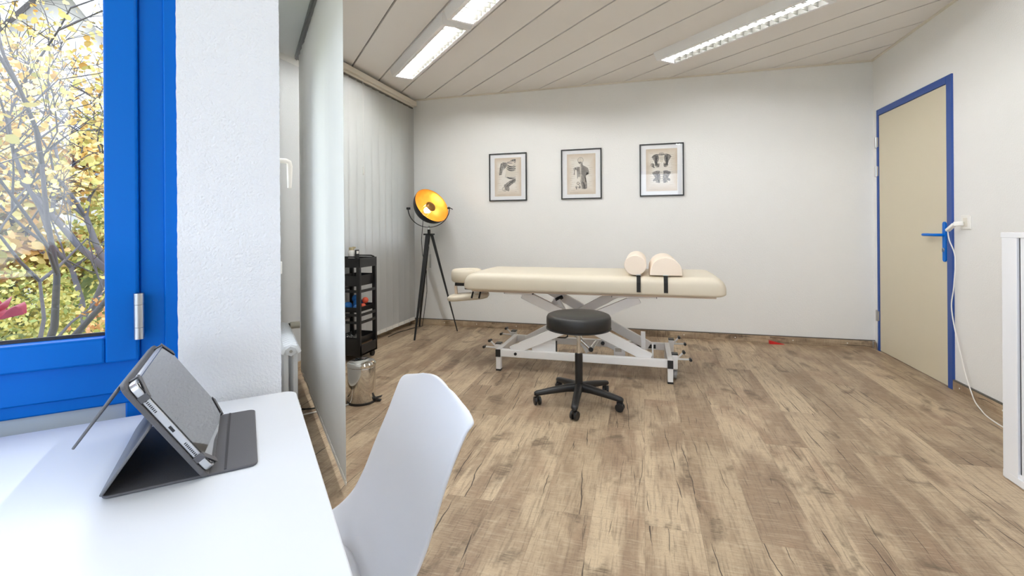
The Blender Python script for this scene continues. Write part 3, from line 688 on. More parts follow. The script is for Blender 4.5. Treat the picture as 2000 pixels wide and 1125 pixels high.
for k in range(5):
    a = R(-88+72*k); d_ = Vector((cos(a), sin(a), 0)); c0 = Vector((SX, SY, 0)); sd = Vector((-sin(a), cos(a), 0))
    rr = []
    for r_, zc, hw, hh in ((.02, .098, .025, .026), (.08, .095, .023, .022), (.17, .083, .021, .018), (.235, .073, .020, .015), (.262, .069, .019, .014), (.274, .066, .012, .009)):
        c = c0+d_*r_+Vector((0, 0, zc)); rr.append([c+sd*(hw*math.copysign(abs(cos(b))**.7, cos(b)))+Vector((0, 0, hh*math.copysign(abs(sin(b))**.7, sin(b)))) for b in [2*pi*j/14 for j in range(14)]])
    m = MB(); m.rings(rr); lg = m.build('base_leg', M_black, so, ang=60)
    cc = c0+d_*.255; rot = a+R(65+31*k); ax = Vector((cos(rot), sin(rot), 0)); m = MB()
    m.cyl(cc+ax*.006+Vector((0, 0, .025)), cc+ax*.02+Vector((0, 0, .025)), .025, 18); m.cyl(cc-ax*.006+Vector((0, 0, .025)), cc-ax*.02+Vector((0, 0, .025)), .025, 18)
    m.cyl(cc+Vector((0, 0, .02)), cc+Vector((0, 0, .062)), .008, 10); m.bar(cc-ax*.007+Vector((0, 0, .045)), cc+ax*.007+Vector((0, 0, .045)), .036, .022); m.build('caster', M_black, so, bevel=.002)

# ================================================================== TRIPOD LAMP
LX, LY = -2.115, 4.43
lp = thing('tripod_floor_lamp', 'black tripod floor lamp with a gold-lined bowl shade, switched on', 'floor lamp', (LX, LY, 0))
hub = Vector((LX, LY, 1.0))
for q_ in ((-2.104, 4.073, .0), (-2.345, 4.655, .0), (-1.856, 4.543, .0)):
    fo = Vector(q_); d_ = (fo-hub); hd = Vector((d_.x, d_.y, 0)).normalized(); top = hub+hd*.028
    m = MB(); t_ = (fo-top).normalized(); a = t_.cross(Vector((0, 0, 1))).normalized(); b = a.cross(t_); rr = []
    for u in (0, .35, 1):
        c = top.lerp(fo, u); hw = .021*(1-u)+.0075*u; rr.append([c+a*hw+b*hw*.7, c-a*hw+b*hw*.7, c-a*hw-b*hw*.7, c+a*hw-b*hw*.7])
    m.rings(rr); m.build('leg', M_blackmetal, lp, bevel=.002)
m = MB(); m.box((LX, LY, 1.005), (.10, .06, .016)); m.cyl((LX, LY, 1.0), (LX, LY, 1.055), .016, 14); m.build('tripod_head', M_blackmetal, lp, bevel=.002)
m = MB(); m.cyl((LX, LY, 1.05), (LX, LY, 1.075), .008, 12); m.ball((LX, LY, 1.082), .011, 12); m.build('swivel_joint', M_chrome, lp)
m = MB(); m.cyl((LX-.015, LY+.0, .99), (LX+.005, LY+.02, .78), .003, 8); m.b2((LX-.006, LY+.016, .66), (LX+.014, LY+.022, .80)); m.build('spreader_rod', M_steel, lp)
BC = Vector((LX, LY, 1.272))                     # bowl pivot centre
vw = Vector((-.27, .96, 0)).normalized()
rt = Vector((cos(.271), sin(.271), 0))            # to the right as seen
tc_ = -Vector((BC.x, BC.y, BC.z-1.07)).normalized()
nrm = (tc_*.62+(rt*.72+Vector((0, 0, 1))*.70)*.78).normalized()
BR = .195
Zm = nrm.to_track_quat('Z', 'Y').to_matrix().to_4x4()
BMx = Matrix.Translation(BC-nrm*.03) @ Zm
po = [(BR*sin(a), -BR*.85*cos(a)+.09) for a in [pi/2*k/14 for k in range(1, 15)]]
pi_ = [((BR-.004)*sin(a), -(BR-.004)*.85*cos(a)+.09) for a in [pi/2*k/14 for k in range(1, 15)]]
M_gold = mat('gold_leaf', (222, 162, 70), .42, metal=.6, bump=.5, bscale=45, var=.25, vscale=18)
m = MB(); m.lathe(po+[(BR, .092)], 56, BMx, True, False); sh = m.build('bowl_shade', M_blackmetal, lp, ang=70)
m = MB(); m.lathe(pi_+[(BR-.0005, .0925)], 56, BMx, True, False); m.build('gold_lining', M_gold, sh, ang=70)
bp_ = BMx @ Vector((-.0, 0, .0))
bd = (Zm @ Vector((0, 0, 1, 0))).xyz
bulb_c = BMx @ Vector((-.018, -.012, .012)); m = MB(); m.ball(bulb_c, .03, 16); bu = m.build('light_bulb', mat('lit_bulb', (255, 240, 210), .3, emit=(1, .82, .55), es=18), lp)
m = MB(); m.cyl(bulb_c-bd*.075, bulb_c-bd*.028, .015, 12); m.build('bulb_socket', M_steel, lp)
cap_c = BMx @ Vector((0, 0, .075)); m = MB(); m.lathe([(.002, .012), (.03, .009), (.052, -.004), (.055, -.010)], 28, Matrix.Translation(cap_c) @ Zm, True, False); m.build('glare_cap', mat('dark_gold', (150, 112, 58), .4, metal=.6, var=.2, vscale=20), lp, solid=.002)
m = MB()
for k in range(3):
    a = 2*pi*k/3+.4; m.cyl(BMx @ Vector((.05*cos(a), .05*sin(a), .068)), BMx @ Vector((.055*cos(a), .055*sin(a), -.06)), .0016, 6)
m.build('cap_wire', M_steel, lp)
l = bpy.data.lights.new('bulb_light', 'POINT'); l.energy = .6; l.color = (1, .78, .50); l.shadow_soft_size = .028
o = bpy.data.objects.new('bulb_light', l); C.objects.link(o); o.parent = lp; o.location = bulb_c+bd*.034-Vector((LX, LY, 0))
pts = []
for k in range(25):
    a = pi+pi*k/24; pts.append(BC+rt*(.212*cos(a))+Vector((0, 0, .195*sin(a)+.0)))
m = MB(); rr = []
for k, p in enumerate(pts):
    a = pi+pi*k/24; ra = (rt*cos(a)+Vector((0, 0, sin(a)))).normalized(); rr.append([p+vw*.013+ra*.003, p+vw*.013-ra*.003, p-vw*.013-ra*.003, p-vw*.013+ra*.003])
m.rings(rr); yk = m.build('yoke', M_blackmetal, lp)
m = MB(); m.cyl(BC-rt*.19, BC-rt*.228, .012, 12); m.build('yoke_knob', M_blackmetal, yk)
m = MB(); m.cyl(BC+rt*.19, BC+rt*.218, .010, 12); m.bar(BC+rt*.20+Vector((0, 0, .012)), BC+rt*.245-Vector((0, 0, .012)), .01, .008); m.build('yoke_knob', M_blackmetal, yk)
back = BMx @ Vector((0, 0, -.085))
m = MB(); m.tube([back, back+Vector((-.01, .02, -.08)), (LX-.11, LY+.05, .95), (LX-.105, LY+.06, .80), (LX-.075, LY+.09, .62), (LX-.10, LY+.15, .40), (LX-.16, LY+.20, .15), (LX-.19, LY+.215, .012), (LX-.25, LY+.13, .005), (LX-.31, LY-.1, .005), (LX-.30, LY-.3, .005)], .0035, 8); m.build('power_cord', M_black, lp)

# ================================================================== TROLLEY
TX0, TX1, TY0, TY1, TZ = -2.425, -2.172, 3.285, 3.535, .832
tr = thing('salon_trolley', 'black plastic tool trolley with open trays between blind and lamp', 'trolley', ((TX0+TX1)/2, (TY0+TY1)/2, 0))
for x in (TX0, TX1):
    for y in (TY0, TY1):
        xi = x+(.034 if x == TX0 else -.034); yi = y+(.022 if y == TY0 else -.022)
        m = MB(); m.b2((min(x, xi), min(y, yi), .06), (max(x, xi), max(y, yi), TZ-.07)); m.build('post', M_black, tr, bevel=.003)
m = MB()
m.b2((TX0, TY0, TZ-.075), (TX1, TY0+.008, TZ)); m.b2((TX0, TY1-.008, TZ-.075), (TX1, TY1, TZ)); m.b2((TX0, TY0, TZ-.075), (TX0+.008, TY1, TZ)); m.b2((TX1-.008, TY0, TZ-.075), (TX1, TY1, TZ)); m.b2((TX0, TY0, TZ-.03), (TX1, TY1, TZ-.022))
for y in (TY0+.004, TY1-.004): m.tube([(TX0+.02, y, TZ), (TX0+.05, y, TZ+.010), (TX1-.05, y, TZ+.010), (TX1-.02, y, TZ)], .006, 8)
m.build('top_tray', M_black, tr, bevel=.004)
for z, zh in ((.605, .085), (.395, .042), (.140, .055)):
    m = MB(); a0, a1, b0, b1 = TX0+.021, TX1-.021, TY0+.006, TY1+.03
    top = [(a0, b0), (a1, b0), (a1, b1), (a0, b1)]; bot = [(a0+.012, b0+.012), (a1-.012, b0+.012), (a1-.012, b1-.02), (a0+.012, b1-.02)]
    m.rings([[Vector((x, y, z)) for x, y in bot], [Vector((x, y, z+zh)) for x, y in top], [Vector((x+(.005 if x < -2.3 else -.005), y+(.005 if y < 3.4 else -.005), z+zh)) for x, y in top], [Vector((x, y, z+.006)) for x, y in bot]])
    m.build('tray', M_black, tr, bevel=.002, smooth=False)
for z in (.555, .365, .305):
    m = MB(); m.b2((TX1-.012, TY0, z), (TX1-.002, TY1, z+.022)); m.b2((TX0, TY0+.002, z), (TX1, TY0+.008, z+.022)); m.b2((TX0+.002, TY0, z), (TX0+.012, TY1, z+.022)); m.build('tray_rail', M_black, tr, bevel=.002)
m = MB(); m.b2((TX0, TY0, .05), (TX1, TY0+.005, .190)); m.b2((TX1-.012, TY0, .05), (TX1, TY1, .135)); m.b2((TX0, TY0, .05), (TX0+.012, TY1, .135)); m.b2((TX0, TY0, .05), (TX1, TY1, .065)); m.build('base_box', M_black, tr, bevel=.006)
for x in (TX0+.03, TX1-.03):
    for y in (TY0+.03, TY1-.03): m = MB(); m.cyl((x-.011, y, .026), (x+.011, y, .026), .026, 16); m.cyl((x, y, .03), (x, y, .055), .007, 8); m.build('caster', M_black, tr, bevel=.003)
# things on and in it
zt = TZ-.022
t = thing('pump_bottle', 'white dispenser with a brass coloured top standing on the trolley', 'bottle', (-2.285, 3.345, zt))
m = MB(); m.lathe([(.026, 0), (.0275, .003), (.0275, .078), (.025, .082)], 24, Matrix.Translation((-2.285, 3.345, zt+.002))); m.build('bottle_body', M_wplastic, t)
m = MB(); m.lathe([(.022, .082), (.022, .104), (.018, .106)], 20, Matrix.Translation((-2.285, 3.345, zt+.002))); m.b2((-2.275, 3.335, zt+.098), (-2.252, 3.355, zt+.112)); m.build('pump_top', mat('pale_brass', (200, 186, 150), .35, metal=.5), t, bevel=.002)
t = tag(MB().box((-2.237, 3.348, zt+.045), (.012, .045, .086)).build('black_card_box', M_black, bevel=.002), 'small black upright box beside the white dispenser on the trolley', 'box')
m = MB(); m.b2((-2.2305, 3.33, zt+.055), (-2.2298, 3.36, zt+.078)); m.build('box_label', M_wplastic, t)
M_bl = mat('blue_rubber', (32, 106, 178), .55, bump=.3, bscale=300); M_bl2 = mat('light_blue_rubber', (78, 140, 214), .5); M_or = mat('orange_rubber', (226, 92, 62), .5)
def ball(c, r, mt_, nm, lb, sc=(1, 1, 1)):
    m = MB(); m.ball(c, r, 22, sc); return tag(m.build(nm, mt_, ang=80), lb, 'ball', 'balls in the middle trolley tray')
zb_ = .402
ball((-2.318, 3.338, zb_+.036), .036, M_bl, 'massage_ball', 'dark blue ball at the front of the trolley tray beside the post', (1, .9, 1))
ball((-2.262, 3.372, zb_+.043), .036, M_bl, 'massage_ball', 'dark blue oval ball standing upright in the trolley tray', (.8, .8, 1.2))
ball((-2.290, 3.405, zb_+.090), .032, M_bl, 'massage_ball', 'dark blue ball on top of the others in the trolley tray', (.95, .95, 1.0))
ball((-2.297, 3.477, zb_+.036), .036, M_bl, 'massage_ball', 'dark blue ball at the back of the trolley tray')
ball((-2.238, 3.335, zb_+.027), .025, M_bl2, 'massage_ball', 'small light blue ball beside the trolley post')
ball((-2.238, 3.462, zb_+.070), .026, M_or, 'massage_ball', 'orange ball highest in the trolley tray')
ball((-2.236, 3.425, zb_+.026), .025, M_or, 'massage_ball', 'orange ball low in the trolley tray')
ball((-2.362, 3.395, zb_+.030), .028, mat('grey_rubber', (150, 160, 158), .5), 'massage_ball', 'grey ball half hidden by the near blind edge')
M_cup = glass_mat('cup_glass', .25, (.88, .9, .95))
for i in range(9):
    x = -2.385+.042*(i % 5)+.012*(i // 5); y = 3.33+.07*(i // 5)
    m = MB(); m.lathe([(.016, 0), (.019, .02), (.013, .036), (.006, .042), (.007, .056), (.001, .058)], 16, Matrix.Translation((x, y, .1475)))
    tag(m.build('cupping_glass', M_cup, ang=60), 'small clear cupping glass in the lowest trolley tray', 'cupping glass', 'cupping glasses in the lowest trolley tray')

# ================================================================== PEDAL BIN
PX, PY = -1.685, 2.56
pb = thing('pedal_bin', 'small polished steel pedal bin on the floor beside the trolley', 'bin', (PX, PY, 0)); T_ = Matrix.Translation((PX, PY, 0))
m = MB(); m.lathe([(.082, .010), (.084, .014), (.084, .215), (.083, .22)], 48, T_); m.build('bin_body', M_chrome, pb)
m = MB(); m.lathe([(.086, 0), (.087, .004), (.086, .013), (.08, .014)], 48, T_); m.build('base_ring', M_black, pb)
m = MB(); m.lathe([(.0845, .221), (.087, .224), (.087, .238), (.080, .248), (.055, .258), (.02, .263), (.001, .2635)], 48, T_); m.build('lid', M_chrome, pb, ang=25)
c_ = Vector((PX, PY, 0)); a = Vector((-.99, .12, 0)); m = MB(); m.bar(c_+a*.088+Vector((0, 0, .225)), c_+a*.094+Vector((0, 0, .155)), .026, .02, up=(1, 0, 0)); m.tube([c_+a*.08+Vector((0, 0, .232)), c_-a*.0+Vector((0, -.0, .262)), c_-a*.0+Vector((0, 0, .266))], .004, 6); m.build('lid_hinge', M_black, pb, bevel=.003)
b = Vector((.96, .28, 0)); m = MB(); m.bar(c_+b*.08+Vector((0, 0, .02)), c_+b*.125+Vector((0, 0, .032)), .035, .004); m.bar(c_+b*.085+Vector((0, 0, .012)), c_+b*.12+Vector((0, 0, .006)), .03, .008); m.build('pedal', M_black, pb, bevel=.002)
m = MB(); m.tube([c_+a*.088+Vector((0, .03, .12)), c_+a*.11+Vector((0, .0, .118)), c_+a*.11+Vector((0, -.0, .075)), c_+a*.088+Vector((0, -.0, .073))], .0025, 6); m.build('carry_handle', M_chrome, pb)

# ================================================================== PICTURES
M_paper = bpy.data.materials.new('aged_paper'); M_paper.use_nodes = True
t = M_paper.node_tree; b = t.nodes['Principled BSDF']; co = t.nodes.new('ShaderNodeTexCoord'); gr = t.nodes.new('ShaderNodeTexNoise'); gr.inputs['Scale'].default_value = 7; gr.inputs['Detail'].default_value = 6
ln = t.nodes.new('ShaderNodeVectorMath'); ln.operation = 'SUBTRACT'; ln.inputs[1].default_value = (.5, .5, .5)
ab = t.nodes.new('ShaderNodeVectorMath'); ab.operation = 'ABSOLUTE'; sp = t.nodes.new('ShaderNodeSeparateXYZ'); mxm = t.nodes.new('ShaderNodeMath'); mxm.operation = 'MAXIMUM'
ad = t.nodes.new('ShaderNodeMath'); ad.operation = 'MULTIPLY_ADD'; ad.inputs[1].default_value = .22
rp = t.nodes.new('ShaderNodeValToRGB'); rp.color_ramp.elements[0].position = .40; rp.color_ramp.elements[0].color = (*lin((234, 228, 218)), 1); rp.color_ramp.elements[1].position = .64; rp.color_ramp.elements[1].color = (*lin((208, 190, 168)), 1)
L = t.links.new; L(co.outputs['Generated'], ln.inputs[0]); L(ln.outputs[0], ab.inputs[0]); L(ab.outputs[0], sp.inputs[0]); L(sp.outputs[0], mxm.inputs[0]); L(sp.outputs[2], mxm.inputs[1])
L(co.outputs['Object'], gr.inputs['Vector']); L(gr.outputs['Fac'], ad.inputs[0]); L(mxm.outputs[0], ad.inputs[2]); L(ad.outputs[0], rp.inputs['Fac']); L(rp.outputs[0], b.inputs['Base Color']); b.inputs['Roughness'].default_value = .8
M_ink = mat('black_ink', (52, 51, 54), .8, var=.2, vscale=60); M_ink2 = mat('grey_ink', (112, 110, 112), .8, var=.25, vscale=80); M_ink3 = mat('faint_ink', (168, 156, 140), .8); M_bone = mat('pale_print', (222, 214, 200), .8)

for m_, lo, hi, sc in ((M_ink, (40, 39, 42), (120, 117, 114), 420), (M_ink2, (84, 82, 84), (196, 188, 176), 360)):
    t = m_.node_tree; b = t.nodes['Principled BSDF']; co = t.nodes.new('ShaderNodeTexCoord'); mp = t.nodes.new('ShaderNodeMapping'); mp.inputs['Scale'].default_value = (sc, sc, sc*.35); mp.inputs['Rotation'].default_value = (0, .6, 0)
    nz_ = t.nodes.new('ShaderNodeTexNoise'); nz_.inputs['Scale'].default_value = 1; nz_.inputs['Detail'].default_value = 3; rp_ = t.nodes.new('ShaderNodeValToRGB')
    rp_.color_ramp.elements[0].position = .42; rp_.color_ramp.elements[0].color = (*lin(lo), 1); rp_.color_ramp.elements[1].position = .62; rp_.color_ramp.elements[1].color = (*lin(hi), 1)
    t.links.new(co.outputs['Object'], mp.inputs[0]); t.links.new(mp.outputs[0], nz_.inputs['Vector']); t.links.new(nz_.outputs['Fac'], rp_.inputs['Fac']); t.links.new(rp_.outputs[0], b.inputs['Base Color'])
class Draw:
    """flat printed strokes on a sheet; coordinates 0..1 across and up"""
    def __init__(s, X, Z, W, Hh, Y): s.m = MB(); s.g = (X, Z, W, Hh, Y); s.k = 0
    def P(s, p): X, Z, W, Hh, Y = s.g; return Vector((X+p[0]*W, Y-.00012*s.k, Z+p[1]*Hh))
    def line(s, pts, w=.008, mi=0, taper=False):
        s.k += 1; s.k = min(s.k, 25) if s.k < 25 else 1+s.k % 20
        s.m.mi = mi; W, Hh = s.g[2], s.g[3]; v0 = []; v1 = []; n = len(pts)
        for i, p in enumerate(pts):
            a = pts[max(0, i-1)]; b = pts[min(n-1, i+1)]; dx = (b[0]-a[0])*W; dz = (b[1]-a[1])*Hh; L_ = math.hypot(dx, dz) or 1
            ww = w*(sin(pi*(i+.35)/(n-.3)) if taper else 1); ox, oz = -dz/L_*ww*.5, dx/L_*ww*.5
            v0.append(s.m.bm.verts.new(s.P(p)+Vector((ox*W, 0, oz*W)))); v1.append(s.m.bm.verts.new(s.P(p)-Vector((ox*W, 0, oz*W))))
        for i in range(n-1): s.m._f([v0[i], v0[i+1], v1[i+1], v1[i]])
    def fill(s, pts, mi=0):
        s.k += 1; s.m.mi = mi; c = s.m.bm.verts.new(s.P((sum(p[0] for p in pts)/len(pts), sum(p[1] for p in pts)/len(pts)))); v = [s.m.bm.verts.new(s.P(p)) for p in pts]
        for i in range(len(v)): s.m._f([c, v[i], v[(i+1) % len(v)]])
    def ell(s, c, rx, rz, mi=0, w=None, a0=0, a1=2*pi, rot=0):
        pts = []
        for k in range(25):
            a = a0+(a1-a0)*k/24; x = rx*cos(a); z = rz*sin(a); pts.append((c[0]+x*cos(rot)-z*sin(rot), c[1]+x*sin(rot)+z*cos(rot)))
        s.fill(pts[:-1], mi) if w is None else s.line(pts, w, mi)
    def notes(s, rows, rng):
        for z in rows:
            for x0, x1 in ((.10, .26), (.72, .90)):
                if rng.random() < .72: a = x0+rng.random()*.06; s.line([(a, z), (a+.08+rng.random()*.07, z)], .006, 2)
        for z in (.03, .045): s.line([(.1, z), (.4, z)], .004, 2)
def bez(a, b, c, n=10): return [((1-t)**2*a[0]+2*t*(1-t)*b[0]+t*t*c[0], (1-t)**2*a[1]+2*t*(1-t)*b[1]+t*t*c[1]) for t in [i/n for i in range(n+1)]]
def art_shoulder(D):
    r = random.Random(3); D.notes([.12+.055*i for i in range(15)], r)
    D.fill([(.17, .55), (.20, .75), (.24, .86), (.34, .885), (.46, .875), (.47, .80), (.40, .72), (.33, .74), (.28, .70), (.27, .56)], 1)
    for i in range(9): x = .19+.025*i; D.line(bez((x, .56+.02*i), (x+.01, .74), (x+.05, .86)), .012, 0, True)
    for i in range(6): D.line(bez((.26+.02*i, .82), (.36, .76+.02*i), (.47, .80+.01*i)), .012, 0, True)
    D.fill([(.44, .84), (.80, .86), (.80, .50), (.42, .50)], 3)
    for i in range(7):
        z = .83-.05*i; D.line(bez((.47-.012*i, z+.01), (.56, z-.10), (.80, z-.055)), .042, 0, True); D.line(bez((.47-.012*i, z-.02), (.58, z-.12), (.80, z-.08)), .012, 1)
    for i in range(8): D.line([(.74, .93-.055*i), (.80, .94-.055*i)], .025, 0); D.line([(.70, .90-.055*i), (.76, .905-.055*i)], .014, 1)
    D.line(bez((.47, .86), (.60, .87), (.74, .84)), .022, 0); D.line(bez((.48, .885), (.60, .90), (.72, .935)), .014, 0); D.fill([(.58, .90), (.72, .96), (.80, .96), (.80, .90)], 1)
    for i in range(5): D.line([(.6+.04*i, .90+.01*i), (.64+.04*i, .955)], .01, 0)
    D.fill([(.40, .24), (.44, .34), (.58, .40), (.72, .44), (.80, .45), (.80, .39), (.70, .33), (.60, .28), (.50, .22)], 1)
    for i in range(6): D.line(bez((.43+.02*i, .24+.01*i), (.54+.01*i, .34), (.78, .445-.018*i)), .009, 0)
    D.ell((.36, .19), .075, .05, 3); D.ell((.36, .19), .075, .05, 0, .009); D.ell((.47, .21), .08, .055, 1); D.ell((.47, .21), .08, .055, 0, .008); D.ell((.42, .27), .07, .05, 1); D.ell((.40, .16), .05, .025, 0, .008); D.ell((.52, .17), .04, .04, 1)
def art_torso(D):
    r = random.Random(5); D.notes([.10+.05*i for i in range(17)], r)
    D.ell((.48, .84), .095, .068, 3); D.ell((.48, .84), .098, .07, 0, .009); D.line(bez((.40, .80), (.46, .73), (.55, .77)), .02, 0); D.ell((.47, .79), .05, .018, 1); D.line([(.48, .9), (.48, .83)], .006, 1)
    D.fill([(.50, .76), (.54, .77), (.56, .72), (.68, .67), (.74, .64), (.77, .56), (.77, .50), (.73, .53), (.70, .55), (.67, .50), (.645, .42), (.63, .37), (.66, .32), (.70, .25), (.69, .14), (.64, .125), (.52, .135), (.50, .22)], 1)
    for i in range(8): D.line(bez((.52, .74-.03*i), (.60, .66-.03*i), (.70-.01*i, .60-.03*i)), .009, 0)
    for i in range(6): D.line(bez((.54+.02*i, .30-.01*i), (.62, .24), (.60+.015*i, .14)), .009, 0)
    D.line(bez((.60, .62), (.68, .63), (.73, .65)), .014, 3); D.line(bez((.55, .33), (.60, .28), (.66, .34)), .012, 3)
    D.fill([(.465, .76), (.50, .76), (.515, .30), (.49, .20), (.465, .30)], 3)
    for i in range(24): z = .745-.021*i; D.line([(.455, z), (.52, z+.004)], .008, 0 if i % 2 else 1)
    for i in range(10): z = .665-.025*i; D.line(bez((.46, z), (.36-.004*i, z+.012), (.345+.004*i, z-.05)), .011, 0); D.line(bez((.46, z-.008), (.38, z), (.36, z-.05)), .006, 1)
    D.line(bez((.46, .665), (.38, .68), (.27, .655)), .016, 0); D.fill([(.26, .665), (.34, .65), (.33, .60), (.29, .62)], 1); D.ell((.265, .63), .025, .02, 0, .012); D.line([(.265, .61), (.25, .48)], .022, 1); D.line([(.275, .61), (.26, .48)], .006, 0)
    D.ell((.39, .27), .05, .04, 1); D.ell((.39, .27), .03, .025, 3); D.ell((.44, .24), .03, .02, 1, .01); D.ell((.44, .18), .045, .035, 1); D.ell((.41, .20), .02, .02, 3); D.line([(.33, .19), (.33, .12)], .03, 1); D.ell((.33, .18), .03, .025, 0, .012)
def art_pelvis(D):
    r = random.Random(9); D.notes([.10+.05*i for i in range(17)], r)
    for sx, zz in ((-1, .56), (1, .56)):
        f_ = lambda p: (.5+sx*p[0], p[1])
        D.fill([f_(p) for p in ((.05, .84), (.16, .86), (.27, .845), (.31, .80), (.24, .72), (.20, .64), (.14, .58), (.08, .565), (.06, .63), (.10, .70))], 1)
        for i in range(7): D.line([f_(p) for p in bez((.10+.02*i, .84), (.18, .76), (.12+.015*i, .60))], .010, 0)
        D.line([f_(p) for p in bez((.05, .85), (.20, .90), (.31, .80))], .018, 0); D.ell(f_((.11, .67)), .022, .028, 3); D.ell(f_((.13, .60)), .05, .032, 0, .014)
        D.fill([f_(p) for p in ((.06, .46), (.18, .47), (.28, .455), (.30, .42), (.24, .36), (.20, .31), (.28, .27), (.27, .23), (.18, .25), (.12, .19), (.06, .19), (.04, .30))], 1)
        for i in range(7): D.line([f_(p) for p in bez((.08+.025*i, .455), (.16, .36), (.06+.02*i, .20))], .010, 0)
        D.line([f_(p) for p in bez((.05, .465), (.18, .50), (.30, .42))], .014, 0); D.ell(f_((.12, .25)), .035, .03, 3); D.ell(f_((.12, .25)), .035, .03, 0, .010)
    D.fill([(.40, .85), (.60, .85), (.56, .70), (.5, .64), (.44, .70)], 3); D.ell((.5, .86), .07, .022, 1)
    for i in range(5): D.line([(.43+.012*i, .80-.03*i), (.57-.012*i, .80-.03*i)], .010, 1); D.line([(.45, .44-.05*i), (.55, .44-.05*i)], .012, 1)
    D.ell((.5, .87), .08, .03, 0, .012); D.fill([(.18, .66), (.26, .64), (.26, .56), (.20, .57)], 1); D.ell((.21, .62), .05, .035, 0, .014); D.line([(.24, .58), (.27, .55)], .03, 0)
def picture(x0, x1, z0, z1, art, label):
    y = YB-.001; xm = (x0+x1)/2; t = thing('framed_picture', label, 'picture', (xm, y, z0), group='framed anatomy prints on the back wall')
    fw, fd = .011, .018; m = MB(); m.b2((x0, y-fd, z0), (x0+fw, y, z1)); m.b2((x1-fw, y-fd, z0), (x1, y, z1)); m.b2((x0+fw, y-fd, z0), (x1-fw, y, z0+fw)); m.b2((x0+fw, y-fd, z1-fw), (x1-fw, y, z1)); m.build('picture_frame', M_blackmetal, t, smooth=False)
    m = MB(); m.b2((x0+fw, y-.006, z0+fw), (x1-fw, y, z1-fw)); m.build('passe_partout', mat('white_mount', (240, 240, 241), .8), t, smooth=False)
    W, Hh = (x1-x0)*.705, (z1-z0)*.805; X, Z = xm-W/2, (z0+z1)/2-Hh/2; m = MB(); m.b2((X, y-.0072, Z), (X+W, y-.0058, Z+Hh)); pr = m.build('print', M_paper, t, smooth=False)
    D = Draw(X, Z, W, Hh, y-.0073); art(D); D.m.build('illustration', [M_ink, M_ink2, M_ink3, M_bone], pr, smooth=False, recalc=False)
    m = MB(); m.b2((x0+fw, y-.0145, z0+fw), (x1-fw, y-.0125, z1-fw)); m.build('picture_glass', M_picglass, t, smooth=False)
picture(-1.574, -1.164, 1.350, 1.853, art_shoulder, 'framed anatomy print of shoulder and ribs, nearest the tripod lamp')
picture(-.801, -.394, 1.352, 1.858, art_torso, 'framed anatomy print of a skeleton torso seen from behind')
picture(-.027, .381, 1.363, 1.871, art_pelvis, 'framed anatomy print of two pelvis bones, nearest the door')

# ================================================================== RIGHT SIDE
ou = thing('wall_socket', 'white wall socket beside the door frame', 'socket', (XR, 3.565, 1.08))
m = MB(); m.b2((XR-.008, 3.52, 1.038), (XR, 3.61, 1.125)); m.build('socket_plate', M_wplastic, ou, bevel=.003)
m = MB(); m.b2((XR-.011, 3.545, 1.055), (XR-.007, 3.585, 1.11)); m.build('socket_insert', mat('ivory_insert', (228, 222, 210), .4), ou, bevel=.002)
ch = thing('charger_cable', 'white plug and cable running from the wall socket down to the floor', 'cable', (XR-.02, 3.6, 1.06))
m = MB(); m.bar((XR-.011, 3.575, 1.075), (XR-.05, 3.60, 1.072), .03, .028); m.bar((XR-.045, 3.597, 1.072), (XR-.052, 3.66, 1.03), .026, .018); m.build('plug', M_wplastic, ch, bevel=.004)
m = MB()
ctl = [(XR-.05, 3.66, 1.035), (XR-.04, 3.664, .97), (XR-.022, 3.640, .86), (XR-.023, 3.654, .67), (XR-.024, 3.677, .54), (XR-.024, 3.637, .38), (XR-.024, 3.579, .234), (XR-.024, 3.546, .148), (XR-.023, 3.500, .062), (XR-.028, 3.45, .008), (XR-.068, 3.33, .004), (XR-.098, 3.236, .004), (XR-.115, 3.13, .004), (XR-.12, 2.98, .004), (XR-.10, 2.75, .004)]
def smooth_pts(c, k=6):
    c = [Vector(p) for p in c]; out = []
    for i in range(len(c)-1):
        p0, p1, p2, p3 = c[max(0, i-1)], c[i], c[i+1], c[min(len(c)-1, i+2)]
        for j in range(k):
            t = j/k; out.append(.5*((2*p1)+(p2-p0)*t+(2*p0-5*p1+4*p2-p3)*t*t+(3*p1-p0-3*p2+p3)*t**3))
    return out+[c[-1]]
m.tube(smooth_pts(ctl), .0035, 8); m.build('cord', M_wplastic, ch)
# tambour cabinet
CX0, CX1, CY0, CY1, CZ = 1.464, 1.908, 1.20, 2.48, 1.035
ca = thing('tambour_cabinet', 'white tambour door cabinet against the right wall', 'cabinet', ((CX0+CX1)/2, (CY0+CY1)/2, 0))
m = MB(); m.b2((CX0, CY0-.01, CZ-.022), (CX1, CY1+.006, CZ)); m.build('cabinet_top', M_white, ca, bevel=.002, smooth=False)
m = MB(); m.b2((CX0+.002, CY1-.018, .0), (CX1, CY1, CZ-.022)); m.b2((CX0+.002, CY0, .0), (CX1, CY0+.018, CZ-.022)); m.b2((CX1-.01, CY0, .0), (CX1, CY1, CZ-.022)); m.b2((CX0+.004, CY0+.018, .0), (CX1-.01, CY1-.018, .05)); m.build('cabinet_body', M_white, ca, bevel=.0015, smooth=False)
m = MB(); m.b2((CX0, CY1-.082, .03), (CX0+.02, CY1-.0, CZ-.022)); m.b2((CX0, CY0, .03), (CX0+.02, CY0+.082, CZ-.022)); m.b2((CX0-.001, CY0, .004), (CX0+.02, CY1, .034)); m.build('cabinet_front_frame', M_white, ca, bevel=.0015, smooth=False)
m = MB(); m.b2((CX0+.010, CY1-.094, .034), (CX0+.02, CY1-.080, CZ-.022)); m.build('shutter_groove', M_rubber, ca, smooth=False)
m = MB(); y = CY0+.08
while y < CY1-.094: m.b2((CX0+.006, y, .036), (CX0+.016, min(y+.0235, CY1-.093), CZ-.022)); y += .0245
